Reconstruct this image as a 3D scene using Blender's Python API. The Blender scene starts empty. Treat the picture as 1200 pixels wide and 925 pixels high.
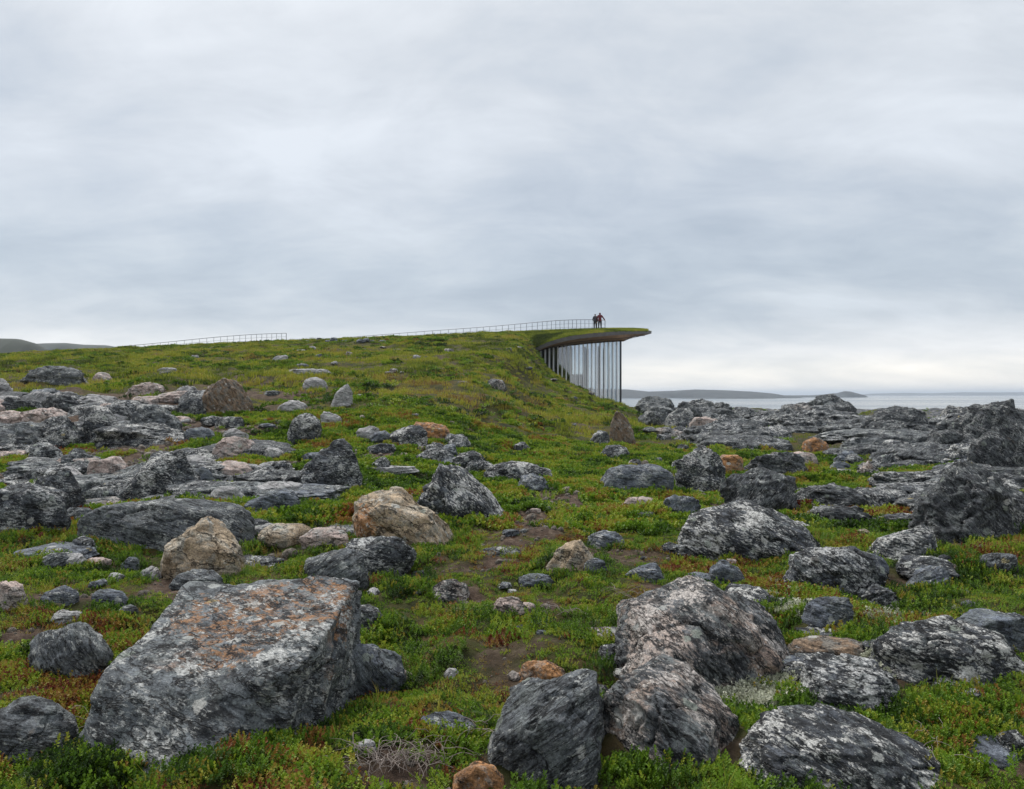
import bpy, bmesh, math, random
import numpy as np
from mathutils import Vector, Matrix, Euler

SC = bpy.context.scene
COL = SC.collection
R = math.radians

# ------------------------------------------------------------------ camera
EYE = 1.65
F = 28.0 / 36.0 * 1200.0            # focal length in photograph pixels
cam_d = bpy.data.cameras.new('camera')
cam_d.lens = 28.0; cam_d.sensor_width = 36.0
cam_d.clip_start = 0.05; cam_d.clip_end = 60000.0
cam = bpy.data.objects.new('camera', cam_d); COL.objects.link(cam)
cam.location = (0, 0, EYE); cam.rotation_euler = (R(90), 0, 0)
SC.camera = cam

# ------------------------------------------------------------------ world
SUN_EL, SUN_AZ = R(52), R(-30)      # azimuth from +Y towards +X
SUN_STRENGTH = 1.5
CLOUD_STRENGTH = 0.77
world = bpy.data.worlds.new('World'); SC.world = world; world.use_nodes = True
nt = world.node_tree; nt.nodes.clear()

class NT:
    """tiny node-tree helper"""
    def __init__(s, tree): s.t = tree
    def n(s, typ, **kw):
        nd = s.t.nodes.new(typ)
        ins = kw.pop('ins', {})
        for k, v in kw.items(): setattr(nd, k, v)
        for k, v in ins.items():
            if isinstance(v, bpy.types.NodeSocket): s.t.links.new(v, nd.inputs[k])
            else: nd.inputs[k].default_value = v
        return nd
    def math(s, op, a, b=None, clamp=False):
        nd = s.t.nodes.new('ShaderNodeMath'); nd.operation = op; nd.use_clamp = clamp
        for i, v in enumerate((a, b)):
            if v is None: continue
            if isinstance(v, bpy.types.NodeSocket): s.t.links.new(v, nd.inputs[i])
            else: nd.inputs[i].default_value = v
        return nd.outputs[0]
    def ramp(s, fac, stops, interp='LINEAR'):
        nd = s.t.nodes.new('ShaderNodeValToRGB'); cr = nd.color_ramp; cr.interpolation = interp
        while len(cr.elements) > 1: cr.elements.remove(cr.elements[-1])
        for i, (p, c) in enumerate(stops):
            if not hasattr(c, '__len__'): c = (c, c, c)
            e = cr.elements[0] if i == 0 else cr.elements.new(p)
            e.position = p; e.color = (*c, 1)
        s.t.links.new(fac, nd.inputs[0]); return nd.outputs[0]
    def mix(s, fac, a, b, blend='MIX'):
        nd = s.t.nodes.new('ShaderNodeMix'); nd.data_type = 'RGBA'; nd.blend_type = blend
        for i, v in ((0, fac), (6, a), (7, b)):
            if isinstance(v, bpy.types.NodeSocket): s.t.links.new(v, nd.inputs[i])
            else: nd.inputs[i].default_value = v if i == 0 else (*v, 1)
        return nd.outputs[2]
    def noise(s, vec, scale, detail=4.0, rough=0.55, dist=0.0):
        nd = s.n('ShaderNodeTexNoise', ins={'Scale': scale, 'Detail': detail, 'Roughness': rough, 'Distortion': dist})
        s.t.links.new(vec, nd.inputs['Vector']); return nd.outputs['Fac']
    def link(s, a, b): s.t.links.new(a, b)

W = NT(nt)
sky = W.n('ShaderNodeTexSky', sky_type='NISHITA', sun_disc=False, sun_elevation=SUN_EL, sun_rotation=SUN_AZ)
tc = W.n('ShaderNodeTexCoord')
sep = W.n('ShaderNodeSeparateXYZ', ins={0: tc.outputs['Generated']})
zz = W.math('MAXIMUM', sep.outputs[2], 0.0)
den = W.math('ADD', zz, 0.28)
cu = W.math('DIVIDE', sep.outputs[0], den); cv = W.math('DIVIDE', sep.outputs[1], den)
cvec = W.n('ShaderNodeCombineXYZ', ins={0: cu, 1: cv, 2: 3.7}).outputs[0]
cmap = W.n('ShaderNodeMapping', ins={'Rotation': (0, 0, R(14)), 'Scale': (0.8, 1.0, 1.0)}); W.link(cvec, cmap.inputs['Vector'])
n1 = W.noise(cmap.outputs[0], 1.15, 6.0, 0.5, 0.3)
n2 = W.noise(cmap.outputs[0], 3.3, 10.0, 0.62, 0.5)
n3 = W.noise(W.n('ShaderNodeMapping', ins={'Scale': (0.35, 1.0, 1.0), 'Vector': cvec}).outputs[0], 5.5, 6.0, 0.55, 0.3)
n12 = W.math('ADD', W.math('ADD', W.math('MULTIPLY', n1, 0.48), W.math('MULTIPLY', n2, 0.32)), W.math('MULTIPLY', n3, 0.20))
grad = W.ramp(zz, [(0.0, (0.68, 0.64, 0.58)), (0.028, (0.67, 0.64, 0.595)), (0.050, (0.51, 0.515, 0.53)), (0.09, (0.345, 0.372, 0.412)),
                   (0.15, (0.345, 0.375, 0.412)), (0.24, (0.370, 0.395, 0.43)), (0.42, (0.40, 0.42, 0.445)), (1.0, (0.66, 0.68, 0.71))])
cl = W.ramp(n12, [(0.37, (0.76, 0.80, 0.845)), (0.46, (0.92, 0.945, 0.97)), (0.53, (1.07, 1.07, 1.065)), (0.62, (1.26, 1.25, 1.23))])
skycol = W.mix(1.0, grad, cl, 'MULTIPLY')
bg1 = W.n('ShaderNodeBackground', ins={'Strength': 0.08}); W.link(sky.outputs[0], bg1.inputs[0])
bg2 = W.n('ShaderNodeBackground', ins={'Strength': CLOUD_STRENGTH}); W.link(skycol, bg2.inputs[0])
ms = W.n('ShaderNodeMixShader', ins={0: 0.92}); W.link(bg1.outputs[0], ms.inputs[1]); W.link(bg2.outputs[0], ms.inputs[2])
wo = W.n('ShaderNodeOutputWorld'); W.link(ms.outputs[0], wo.inputs[0])

sun_d = bpy.data.lights.new('sun', 'SUN'); sun_d.energy = SUN_STRENGTH; sun_d.angle = R(16); sun_d.color = (1.0, 0.97, 0.93)
sun = bpy.data.objects.new('sun', sun_d); COL.objects.link(sun)
sdir = Vector((math.sin(SUN_AZ) * math.cos(SUN_EL), math.cos(SUN_AZ) * math.cos(SUN_EL), math.sin(SUN_EL)))
sun.rotation_euler = sdir.to_track_quat('Z', 'Y').to_euler()
sun.location = (0, 0, 60)

SC.view_settings.view_transform = 'Standard'; SC.view_settings.look = 'None'
SC.view_settings.exposure = 1.12; SC.view_settings.gamma = 1.0
SC.render.engine = 'CYCLES'
SC.cycles.use_denoising = True
SC.cycles.use_adaptive_sampling = False
SC.cycles.max_bounces = 6; SC.cycles.diffuse_bounces = 3; SC.cycles.transparent_max_bounces = 24
SC.cycles.volume_bounces = 0

# ------------------------------------------------------------------ numpy noise
def _h(ix, iy, iz, seed):
    h = (ix.astype(np.int64) * 374761393 + iy.astype(np.int64) * 668265263 + iz.astype(np.int64) * 2147483647 + seed * 974634777) & 0xffffffff
    h = ((h ^ (h >> 13)) * 1274126177) & 0xffffffff
    h = ((h ^ (h >> 16)) * 2246822519) & 0xffffffff
    h = h ^ (h >> 15)
    return (h & 0xffffff).astype(np.float64) / 0xffffff
def vnoise3(x, y, z, seed=0):
    x0 = np.floor(x); y0 = np.floor(y); z0 = np.floor(z)
    fx = x - x0; fy = y - y0; fz = z - z0
    fx = fx * fx * fx * (fx * (fx * 6 - 15) + 10); fy = fy * fy * fy * (fy * (fy * 6 - 15) + 10); fz = fz * fz * fz * (fz * (fz * 6 - 15) + 10)
    r = 0
    for dx in (0, 1):
        wx = fx if dx else 1 - fx
        for dy in (0, 1):
            wy = fy if dy else 1 - fy
            for dz in (0, 1):
                wz = fz if dz else 1 - fz
                r = r + wx * wy * wz * _h(x0 + dx, y0 + dy, z0 + dz, seed)
    return r * 2 - 1
def vnoise2(x, y, seed=0):
    x0 = np.floor(x); y0 = np.floor(y); fx = x - x0; fy = y - y0
    fx = fx * fx * fx * (fx * (fx * 6 - 15) + 10); fy = fy * fy * fy * (fy * (fy * 6 - 15) + 10)
    z = np.zeros_like(x0); r = 0
    for dx in (0, 1):
        wx = fx if dx else 1 - fx
        for dy in (0, 1):
            wy = fy if dy else 1 - fy
            r = r + wx * wy * _h(x0 + dx, y0 + dy, z, seed)
    return r * 2 - 1
def fbm2(x, y, f, octs=4, seed=0, gain=0.5):
    a, t, s = 1.0, 0.0, 0.0; x = x * f; y = y * f
    for o in range(octs):
        t = t + a * vnoise2(x, y, seed + o); s += a
        x, y = (x * 0.8 - y * 0.6) * 2.03 + 17.3, (x * 0.6 + y * 0.8) * 2.03 - 9.1; a *= gain
    return t / s * 1.6
def fbm3(p, f, octs=4, seed=0, gain=0.5, ridged=False):
    a, t, s = 1.0, 0.0, 0.0; x, y, z = (p * f).T
    for o in range(octs):
        n = vnoise3(x, y, z, seed + o)
        if ridged: n = 1 - 2 * np.abs(n) ** 0.8
        t = t + a * n; s += a
        x, y, z = (x * 0.8 - y * 0.6) * 2.05 + 7.7, (x * 0.48 + y * 0.64 - z * 0.6) * 2.05 + 3.1, (x * 0.36 + y * 0.48 + z * 0.8) * 2.05 - 5.3
        a *= gain
    return t / s * 1.6
def sstep(a, b, x):
    t = np.clip((x - a) / (b - a), 0, 1); return t * t * (3 - 2 * t)

# ------------------------------------------------------------------ terrain height
PROF_U = np.array([-.3, 0, .06, .21, .38, .53, .68, .81, .90, 1.0, 1.1, 1.25, 1.5])
PROF_F = np.array([0, .02, .05, .13, .235, .33, .43, .57, .785, .97, 1, 1, 1])
_u = np.linspace(-.5, 1.8, 461); _f = np.interp(_u, PROF_U, PROF_F)
_k = np.hanning(31); _f = np.convolve(np.pad(_f, 15, 'edge'), _k / _k.sum(), 'valid')
FOOT_Y = [0, 8, 13, 23, 45, 80, 130]
FOOT_X = [1.0, 2.0, 3.1, 4.7, 7.3, 11.5, 17.5]
FOOT_W = [6, 6, 6, 6.5, 7.5, 10, 12]
# curved glass front in plan: x -> y
GX = np.array([2.2, 3.2, 4.6, 6.1, 7.6, 9.3, 10.95]); GY = np.array([81.2, 80.4, 79.9, 79.7, 79.8, 80.1, 80.6])
FLOOR_Z = -0.05
def height(x, y, cut=True):
    x = np.asarray(x, float); y = np.asarray(y, float)
    sl = 0.113 - 0.036 * np.clip((-x - 6) / 50, 0, 1)
    yy = 88 - np.log1p(np.exp((88 - y) / 4.0)) * 4.0              # soft cap at the crest
    tt = np.log1p(np.exp(np.clip((yy - 11.5) / 1.5, -40, 60))) * 1.5
    hill = sl * tt
    hill = hill * (1 - 0.55 * sstep(110, 230, y))
    u = (np.interp(y, FOOT_Y, FOOT_X) - x) / np.interp(y, FOOT_Y, FOOT_W)
    u = u + 0.05 * fbm2(x, y, 0.25, 2, 40) * sstep(0, 20, np.abs(y - 80) + 4)
    w = np.interp(u, _u, _f)
    z = hill * w
    # the open ground to the right, falling to the shore
    z = z + (1 - w) * (0.10 * sstep(14, 30, y) - 0.25 * sstep(40, 80, y))
    fall = sstep(84, 150, y) * sstep(9, 26, x - 0.0 * y)
    z = z - 11.5 * fall * (1 - 0.9 * w)
    z = z - 14 * sstep(170, 260, y)
    # relief
    ns = 0.10 * fbm2(x, y, 0.22, 3, 3) + 0.075 * fbm2(x, y, 0.9, 3, 11) + 0.045 * fbm2(x, y, 3.2, 3, 23)
    far = sstep(12, 30, y)
    ns = ns + far * (0.16 * fbm2(x, y, 0.11, 3, 31) + 0.14 * fbm2(x, y, 0.6, 3, 33))
    shore = sstep(26, 45, y) * (1 - w)
    ns = ns + shore * 0.28 * (1 - np.abs(fbm2(x, y, 0.33, 4, 37)) * 1.6)
    z = z + ns
    if cut:
        gy = np.interp(x, GX, GY)
        inside = (x > 2.35) & (x < 10.9) & (y > gy + 0.35) & (y < 95)
        z = np.where(inside, np.minimum(z, FLOOR_Z - 0.1), z)
    return z
def pt(px, py, d): return Vector(((px - 600) * d / F, d, EYE - (py - 462.5) * d / F))
_DS = np.exp(np.linspace(math.log(2.2), math.log(140), 1300))
def ground(px, py):
    """first point where the ray through a photograph pixel meets the ground"""
    xs = (px - 600) * _DS / F; zs = EYE - (py - 462.5) * _DS / F
    below = zs < height(xs, _DS, False)
    i = int(np.argmax(below)) if below.any() else len(_DS) - 1
    return float(xs[i]), float(_DS[i])

# ------------------------------------------------------------------ object helpers
def tag(o, label=None, cat=None, group=None, kind=None):
    if label: o['label'] = label
    if cat: o['category'] = cat
    if group: o['group'] = group
    if kind: o['kind'] = kind
    return o
def mesh_np(name, v, f, smooth=True):
    m = bpy.data.meshes.new(name)
    v = np.asarray(v, np.float32); f = np.asarray(f, np.int32); k = f.shape[1]
    m.vertices.add(len(v)); m.vertices.foreach_set('co', v.ravel())
    m.loops.add(f.size); m.loops.foreach_set('vertex_index', f.ravel())
    m.polygons.add(len(f)); m.polygons.foreach_set('loop_start', np.arange(0, f.size, k, dtype=np.int32))
    m.polygons.foreach_set('use_smooth', np.full(len(f), smooth))
    m.update(calc_edges=True); m.validate()
    return m
def obj(name, me, mat=None, parent=None, loc=(0, 0, 0)):
    o = bpy.data.objects.new(name, me); COL.objects.link(o)
    o.location = loc
    if mat is not None and me is not None and not me.materials: me.materials.append(mat)
    if parent: o.parent = parent
    return o
def attr(me, name, vals):
    a = me.attributes.new(name, 'FLOAT', 'POINT'); a.data.foreach_set('value', np.asarray(vals, np.float32))

# ------------------------------------------------------------------ materials
def new_mat(name):
    m = bpy.data.materials.new(name); m.use_nodes = True; t = m.node_tree; t.nodes.clear()
    T = NT(t); out = T.n('ShaderNodeOutputMaterial'); b = T.n('ShaderNodeBsdfPrincipled')
    T.link(b.outputs[0], out.inputs[0]); return m, T, b, out
def plain(name, col, rough=0.6, metal=0.0, var=0.15, scale=8.0, bump=0.0):
    m, T, b, out = new_mat(name)
    tcn = T.n('ShaderNodeTexCoord').outputs['Object']
    n = T.noise(tcn, scale, 5, 0.6)
    c0 = tuple(c * (1 - var) for c in col); c1 = tuple(min(1, c * (1 + var)) for c in col)
    T.link(T.ramp(n, [(0.3, c0), (0.7, c1)]), b.inputs['Base Color'])
    b.inputs['Roughness'].default_value = rough; b.inputs['Metallic'].default_value = metal
    if bump:
        bp = T.n('ShaderNodeBump', ins={'Strength': 0.6, 'Distance': bump}); T.link(n, bp.inputs['Height']); T.link(bp.outputs[0], b.inputs['Normal'])
    return m

def rock_mat(name, dark, mid, patch, patch_amt, lichen, lichen_amt, black_amt, stretch=5.0, stain=None, stain_amt=0.0, fine=1.0):
    """gneiss: banded base, blotches of another mineral, crusts of grey, white and black lichen"""
    m, T, b, out = new_mat(name)
    tco = T.n('ShaderNodeTexCoord').outputs['Object']
    oi = T.n('ShaderNodeObjectInfo').outputs['Random']
    off = T.n('ShaderNodeCombineXYZ', ins={0: T.math('MULTIPLY', oi, 37.0), 1: T.math('MULTIPLY', oi, 91.0), 2: T.math('MULTIPLY', oi, 53.0)}).outputs[0]
    va = T.n('ShaderNodeVectorMath', operation='ADD', ins={0: tco, 1: off}).outputs[0]
    mp = T.n('ShaderNodeMapping', ins={'Scale': (1, 1, stretch)}); T.link(va, mp.inputs['Vector']); fol = mp.outputs[0]
    mp2 = T.n('ShaderNodeMapping', ins={'Scale': (1, 1, 2.8)}); T.link(va, mp2.inputs['Vector']); fo2 = mp2.outputs[0]
    base = T.noise(fol, 5.5 * fine, 8, 0.66, 0.6)
    col = T.ramp(base, [(0.36, dark), (0.50, mid), (0.66, tuple(min(1, c * 1.75) for c in mid))])
    pm = T.ramp(T.noise(va, 2.1 * fine, 6, 0.62, 0.5), [(0.60 - patch_amt, 0.0), (0.68 - patch_amt, 1.0)])
    pcol = T.mix(T.ramp(T.noise(fo2, 16 * fine, 6, 0.7), [(0.35, 0.0), (0.65, 1.0)]), tuple(c * 0.55 for c in patch), tuple(min(1, c * 1.2) for c in patch))
    col = T.mix(T.math('MULTIPLY', pm, 0.9), col, pcol)
    # grey-green crust
    gm = T.ramp(T.noise(va, 6.5 * fine, 10, 0.78, 0.3), [(0.50, 0.0), (0.55, 1.0)])
    col = T.mix(T.math('MULTIPLY', gm, 0.5), col, (0.21, 0.23, 0.22))
    if stain is not None:
        sa = T.n('ShaderNodeAttribute', attribute_name='stain').outputs['Fac']
        sn_ = T.math('ADD', T.noise(fo2, 9.0 * fine, 8, 0.75, 0.7), T.math('MULTIPLY', sa, 0.24))
        sm = T.ramp(sn_, [(0.66 - stain_amt, 0.0), (0.74 - stain_amt, 1.0)])
        col = T.mix(T.math('MULTIPLY', sm, 0.85), col, stain)
    # black lichen
    bm_ = T.ramp(T.noise(fo2, 8.0 * fine, 10, 0.80, 0.3), [(0.60 - black_amt, 0.0), (0.635 - black_amt, 1.0)])
    col = T.mix(T.math('MULTIPLY', bm_, 0.92), col, (0.014, 0.015, 0.017))
    # pale lichen: small crisp islands gathered in larger groups
    l1 = T.noise(fo2, 21 * fine, 8, 0.78, 0.25); l2 = T.noise(va, 3.4 * fine, 5, 0.6, 0.4)
    ls = T.math('ADD', T.math('MULTIPLY', l1, 0.62), T.math('MULTIPLY', l2, 0.38))
    lm = T.ramp(ls, [(0.585 - lichen_amt, 0.0), (0.615 - lichen_amt, 1.0)])
    lc = T.ramp(T.noise(va, 45 * fine, 3, 0.6), [(0.3, tuple(c * 0.6 for c in lichen)), (0.65, lichen)])
    col = T.mix(T.math('MULTIPLY', lm, 0.93), col, lc)
    sp = T.noise(va, 75 * fine, 4, 0.75)
    col = T.mix(1.0, col, T.ramp(sp, [(0.36, 0.42), (0.46, 0.86), (0.56, 1.08), (0.68, 1.7)]), 'MULTIPLY')
    # round lichen colonies
    wv = T.n('ShaderNodeVectorMath', operation='ADD', ins={0: va}); nz = T.n('ShaderNodeTexNoise', ins={'Scale': 22 * fine, 'Detail': 5.0, 'Roughness': 0.7}); T.link(va, nz.inputs['Vector'])
    sc_ = T.n('ShaderNodeVectorMath', operation='SCALE', ins={0: nz.outputs['Color'], 'Scale': 0.09}); T.link(sc_.outputs[0], wv.inputs[1])
    vo = T.n('ShaderNodeTexVoronoi', ins={'Scale': 8.5 * fine, 'Randomness': 1.0}); T.link(wv.outputs[0], vo.inputs['Vector'])
    vs = T.n('ShaderNodeSeparateColor', ins={0: vo.outputs['Color']})
    rad = T.math('MULTIPLY', T.math('SUBTRACT', vs.outputs[0], 0.45), 0.75)
    dm = T.math('SUBTRACT', rad, vo.outputs['Distance'])
    cm = T.ramp(dm, [(0.0, 0.0), (0.03, 1.0)])
    ccol = T.ramp(vs.outputs[1], [(0.0, (0.46, 0.47, 0.44)), (0.35, (0.30, 0.33, 0.28)), (0.6, (0.55, 0.54, 0.50)), (0.85, (0.02, 0.02, 0.02)), (0.98, (0.36, 0.30, 0.14))], 'CONSTANT')
    cm2 = T.math('MULTIPLY', cm, T.ramp(sp, [(0.36, 0.3), (0.5, 0.95)]))
    col = T.mix(T.math('MULTIPLY', cm2, 0.8), col, ccol)
    # hairline joints along the foliation
    jn = T.noise(fol, 2.2 * fine, 5, 0.6, 0.2); ja = T.math('ABSOLUTE', T.math('SUBTRACT', jn, 0.5)); jm = T.ramp(ja, [(0.0, 1.0), (0.016, 0.0)])
    col = T.mix(T.math('MULTIPLY', jm, 0.75), col, (0.012, 0.011, 0.010))
    T.link(col, b.inputs['Base Color'])
    b.inputs['Roughness'].default_value = 0.88; b.inputs['Specular IOR Level'].default_value = 0.3
    h = T.math('ADD', T.math('MULTIPLY', T.noise(fol, 14 * fine, 8, 0.7, 0.4), 1.0), T.math('MULTIPLY', T.noise(va, 60 * fine, 5, 0.7), 0.35))
    h = T.math('ADD', h, T.math('MULTIPLY', lm, 0.10)); h = T.math('SUBTRACT', h, T.math('MULTIPLY', jm, 0.8))
    bp = T.n('ShaderNodeBump', ins={'Strength': 0.9, 'Distance': 0.035 / fine}); T.link(h, bp.inputs['Height']); T.link(bp.outputs[0], b.inputs['Normal'])
    return m
DK = (0.018, 0.020, 0.023); LW = (0.62, 0.62, 0.60)
RM = {
 'dark':   rock_mat('lichened_dark_gneiss', DK, (0.068, 0.074, 0.084), (0.34, 0.24, 0.19), -0.08, LW, 0.066, 0.105, 3.0),
 'rib':    rock_mat('ribbed_dark_gneiss', (0.014, 0.016, 0.018), (0.080, 0.085, 0.092), (0.24, 0.18, 0.13), -0.08, (0.52, 0.52, 0.50), 0.045, 0.09, 8.0),
 'spot':   rock_mat('white_spotted_dark_gneiss', DK, (0.062, 0.068, 0.078), (0.38, 0.28, 0.23), -0.07, (0.72, 0.71, 0.67), 0.072, 0.11, 2.5),
 'grey':   rock_mat('blue_grey_gneiss', (0.030, 0.035, 0.043), (0.125, 0.14, 0.165), (0.24, 0.24, 0.24), -0.04, LW, 0.035, 0.01, 6.0),
 'band':   rock_mat('banded_grey_gneiss', (0.018, 0.020, 0.023), (0.115, 0.124, 0.132), (0.32, 0.25, 0.19), -0.05, (0.58, 0.59, 0.56), 0.055, 0.06, 7.0),
 'orange': rock_mat('orange_topped_gneiss', (0.024, 0.027, 0.031), (0.13, 0.142, 0.15), (0.40, 0.30, 0.24), 0.02, (0.60, 0.60, 0.57), 0.065, 0.085, 2.5, (0.33, 0.165, 0.07), -0.04),
 'tan':    rock_mat('tan_granite', (0.20, 0.145, 0.09), (0.38, 0.29, 0.195), (0.56, 0.48, 0.37), 0.08, (0.66, 0.61, 0.52), 0.02, 0.015, 2.0, (0.36, 0.17, 0.065), 0.05),
 'rust':   rock_mat('rusty_granite', (0.16, 0.08, 0.035), (0.38, 0.19, 0.08), (0.46, 0.34, 0.23), -0.02, LW, 0.0, 0.02, 2.5, (0.46, 0.18, 0.045), 0.08),
 'pink':   rock_mat('pink_granite', (0.22, 0.165, 0.14), (0.42, 0.33, 0.29), (0.52, 0.46, 0.42), 0.04, (0.62, 0.60, 0.57), 0.02, 0.0, 3.0),
 'pinkdark': rock_mat('pink_blotched_gneiss', DK, (0.11, 0.115, 0.12), (0.46, 0.34, 0.27), 0.09, (0.66, 0.60, 0.55), 0.065, 0.105, 2.0, (0.52, 0.42, 0.36), 0.0),
 'pale':   rock_mat('pale_slab_stone', (0.19, 0.185, 0.18), (0.35, 0.34, 0.335), (0.40, 0.36, 0.33), -0.02, (0.60, 0.59, 0.57), 0.03, -0.05, 5.0),
 'brown':  rock_mat('brown_gneiss', (0.07, 0.045, 0.03), (0.21, 0.145, 0.095), (0.38, 0.32, 0.25), -0.02, LW, 0.01, 0.03, 6.0, (0.26, 0.12, 0.05), 0.05),
}

# ------------------------------------------------------------------ terrain mesh
SOIL = []          # (x, y, rx, ry) bare patches in metres
for px, py, rx, ry in [(655, 592, 55, 15), (625, 612, 34, 18), (600, 640, 28, 14), (585, 660, 24, 10), (540, 702, 30, 9), (598, 716, 34, 10), (640, 712, 16, 8),
                       (205, 690, 55, 18), (230, 682, 30, 12), (25, 745, 32, 16), (30, 705, 30, 14), (110, 700, 30, 8), (475, 895, 60, 28), (440, 915, 60, 18),
                       (320, 590, 36, 10), (275, 602, 26, 9), (215, 545, 50, 10), (130, 560, 50, 12), (260, 560, 50, 9), (330, 545, 30, 5), (450, 535, 50, 7),
                       (510, 528, 22, 5), (40, 520, 50, 8), (180, 505, 40, 5), (800, 560, 28, 10), (860, 590, 40, 8), (1000, 790, 70, 24), (880, 830, 50, 14),
                       (965, 610, 30, 4), (770, 690, 26, 6), (1010, 700, 22, 8), (1190, 905, 40, 14), (750, 545, 24, 5), (960, 720, 18, 6)]:
    gx, gy = ground(px, py); k = gy / F
    g2 = ground(px, py + ry)[1]; g1 = ground(px, py - ry)[1]
    SOIL.append((gx, gy, rx * k * .82, max(0.12, min(1.8, (g1 - g2) / 2))))
def soil_mask(x, y):
    wob = 0.35 * fbm2(x, y, 2.2, 4, 71)
    s = np.zeros_like(x)
    for gx, gy, rx, ry in SOIL:
        d = np.sqrt(((x - gx) / rx) ** 2 + ((y - gy) / ry) ** 2) + wob
        s = np.maximum(s, sstep(1.15, 0.75, d))
    leftf = sstep(-1.5, -4.5, x + 0.12 * y) * sstep(9, 13, y) * sstep(33, 24, y)
    s = np.maximum(s, leftf * sstep(0.02, 0.30, fbm2(x, y, 0.8, 4, 73)))
    n = fbm2(x, y, 1.3, 4, 75)
    s = np.maximum(s, sstep(0.55, 0.80, n) * 0.8 * sstep(60, 30, y))
    return s
def rock_mask(x, y):
    u = (np.interp(y, FOOT_Y, FOOT_X) - x)
    shore = sstep(24, 40, y) * sstep(0.5, -2.0, u)
    return shore * sstep(-0.30, 0.05, fbm2(x, y, 0.28, 4, 81) + 0.35 * sstep(40, 65, y))
rows = np.concatenate([np.linspace(-9, 1.4, 16), np.exp(np.linspace(math.log(1.5), math.log(76), 400)), np.linspace(76.3, 96, 75), np.exp(np.linspace(math.log(97), math.log(270), 50))])
NC = 460
uu = np.linspace(-1, 1, NC)
hw = 4.5 + 0.95 * np.maximum(rows, 0)
X = uu[None, :] * hw[:, None]; Y = np.repeat(rows[:, None], NC, 1)
Z = height(X, Y)
V = np.stack([X, Y, Z], -1).reshape(-1, 3)
ii = np.arange(len(rows) - 1)[:, None] * NC + np.arange(NC - 1)[None, :]
FQ = np.stack([ii, ii + 1, ii + 1 + NC, ii + NC], -1).reshape(-1, 4)
tm = mesh_np('ground', V, FQ)
attr(tm, 'soil', soil_mask(V[:, 0], V[:, 1])); attr(tm, 'rock', rock_mask(V[:, 0], V[:, 1]))
m, T, b, out = new_mat('heath_ground')
tco = T.n('ShaderNodeTexCoord').outputs['Object']
so = T.n('ShaderNodeAttribute', attribute_name='soil').outputs['Fac']; ro = T.n('ShaderNodeAttribute', attribute_name='rock').outputs['Fac']
moss = T.ramp(T.noise(tco, 2.3, 8, 0.65), [(0.30, (0.018, 0.020, 0.008)), (0.48, (0.048, 0.050, 0.014)), (0.60, (0.080, 0.062, 0.022)), (0.75, (0.085, 0.045, 0.022))])
soilc = T.ramp(T.noise(tco, 9, 9, 0.75), [(0.3, (0.028, 0.018, 0.013)), (0.5, (0.085, 0.056, 0.040)), (0.64, (0.17, 0.125, 0.09)), (0.75, (0.33, 0.28, 0.22))])
mpr = T.n('ShaderNodeMapping', ins={'Rotation': (R(35), R(20), 0), 'Scale': (1, 1, 4)}); T.link(tco, mpr.inputs['Vector'])
rockc = T.ramp(T.noise(mpr.outputs[0], 2.2, 9, 0.75, 0.5), [(0.34, (0.02, 0.021, 0.024)), (0.5, (0.10, 0.105, 0.112)), (0.6, (0.20, 0.195, 0.19)), (0.72, (0.36, 0.33, 0.30))])
c = T.mix(so, moss, soilc); c = T.mix(ro, c, rockc); T.link(c, b.inputs['Base Color'])
b.inputs['Roughness'].default_value = 0.95; b.inputs['Specular IOR Level'].default_value = 0.15
bp = T.n('ShaderNodeBump', ins={'Strength': 1.0, 'Distance': 0.05}); T.link(T.noise(tco, 14, 8, 0.75), bp.inputs['Height']); T.link(bp.outputs[0], b.inputs['Normal'])
tag(obj('ground', tm, m), kind='structure')

# ------------------------------------------------------------------ sea and far land
SEA = -8.5
m, T, b, out = new_mat('sea_water')
tco = T.n('ShaderNodeTexCoord').outputs['Object']
mp = T.n('ShaderNodeMapping', ins={'Scale': (0.4, 1.0, 1.0)}); T.link(tco, mp.inputs['Vector'])
big = T.noise(mp.outputs[0], 0.004, 4, 0.5)
T.link(T.ramp(big, [(0.35, (0.035, 0.06, 0.075)), (0.65, (0.06, 0.085, 0.10))]), b.inputs['Base Color'])
T.link(T.ramp(big, [(0.3, 0.10), (0.7, 0.22)]), b.inputs['Roughness'])
b.inputs['IOR'].default_value = 1.33
bp = T.n('ShaderNodeBump', ins={'Strength': 0.10, 'Distance': 0.2}); T.link(T.noise(mp.outputs[0], 0.5, 6, 0.65), bp.inputs['Height']); T.link(bp.outputs[0], b.inputs['Normal'])
sv = [(-30000, 30, SEA), (30000, 30, SEA), (30000, 30000, SEA), (-30000, 30000, SEA)]
tag(obj('sea', mesh_np('sea', sv, [[0, 1, 2, 3]], False), m), kind='structure')

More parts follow.
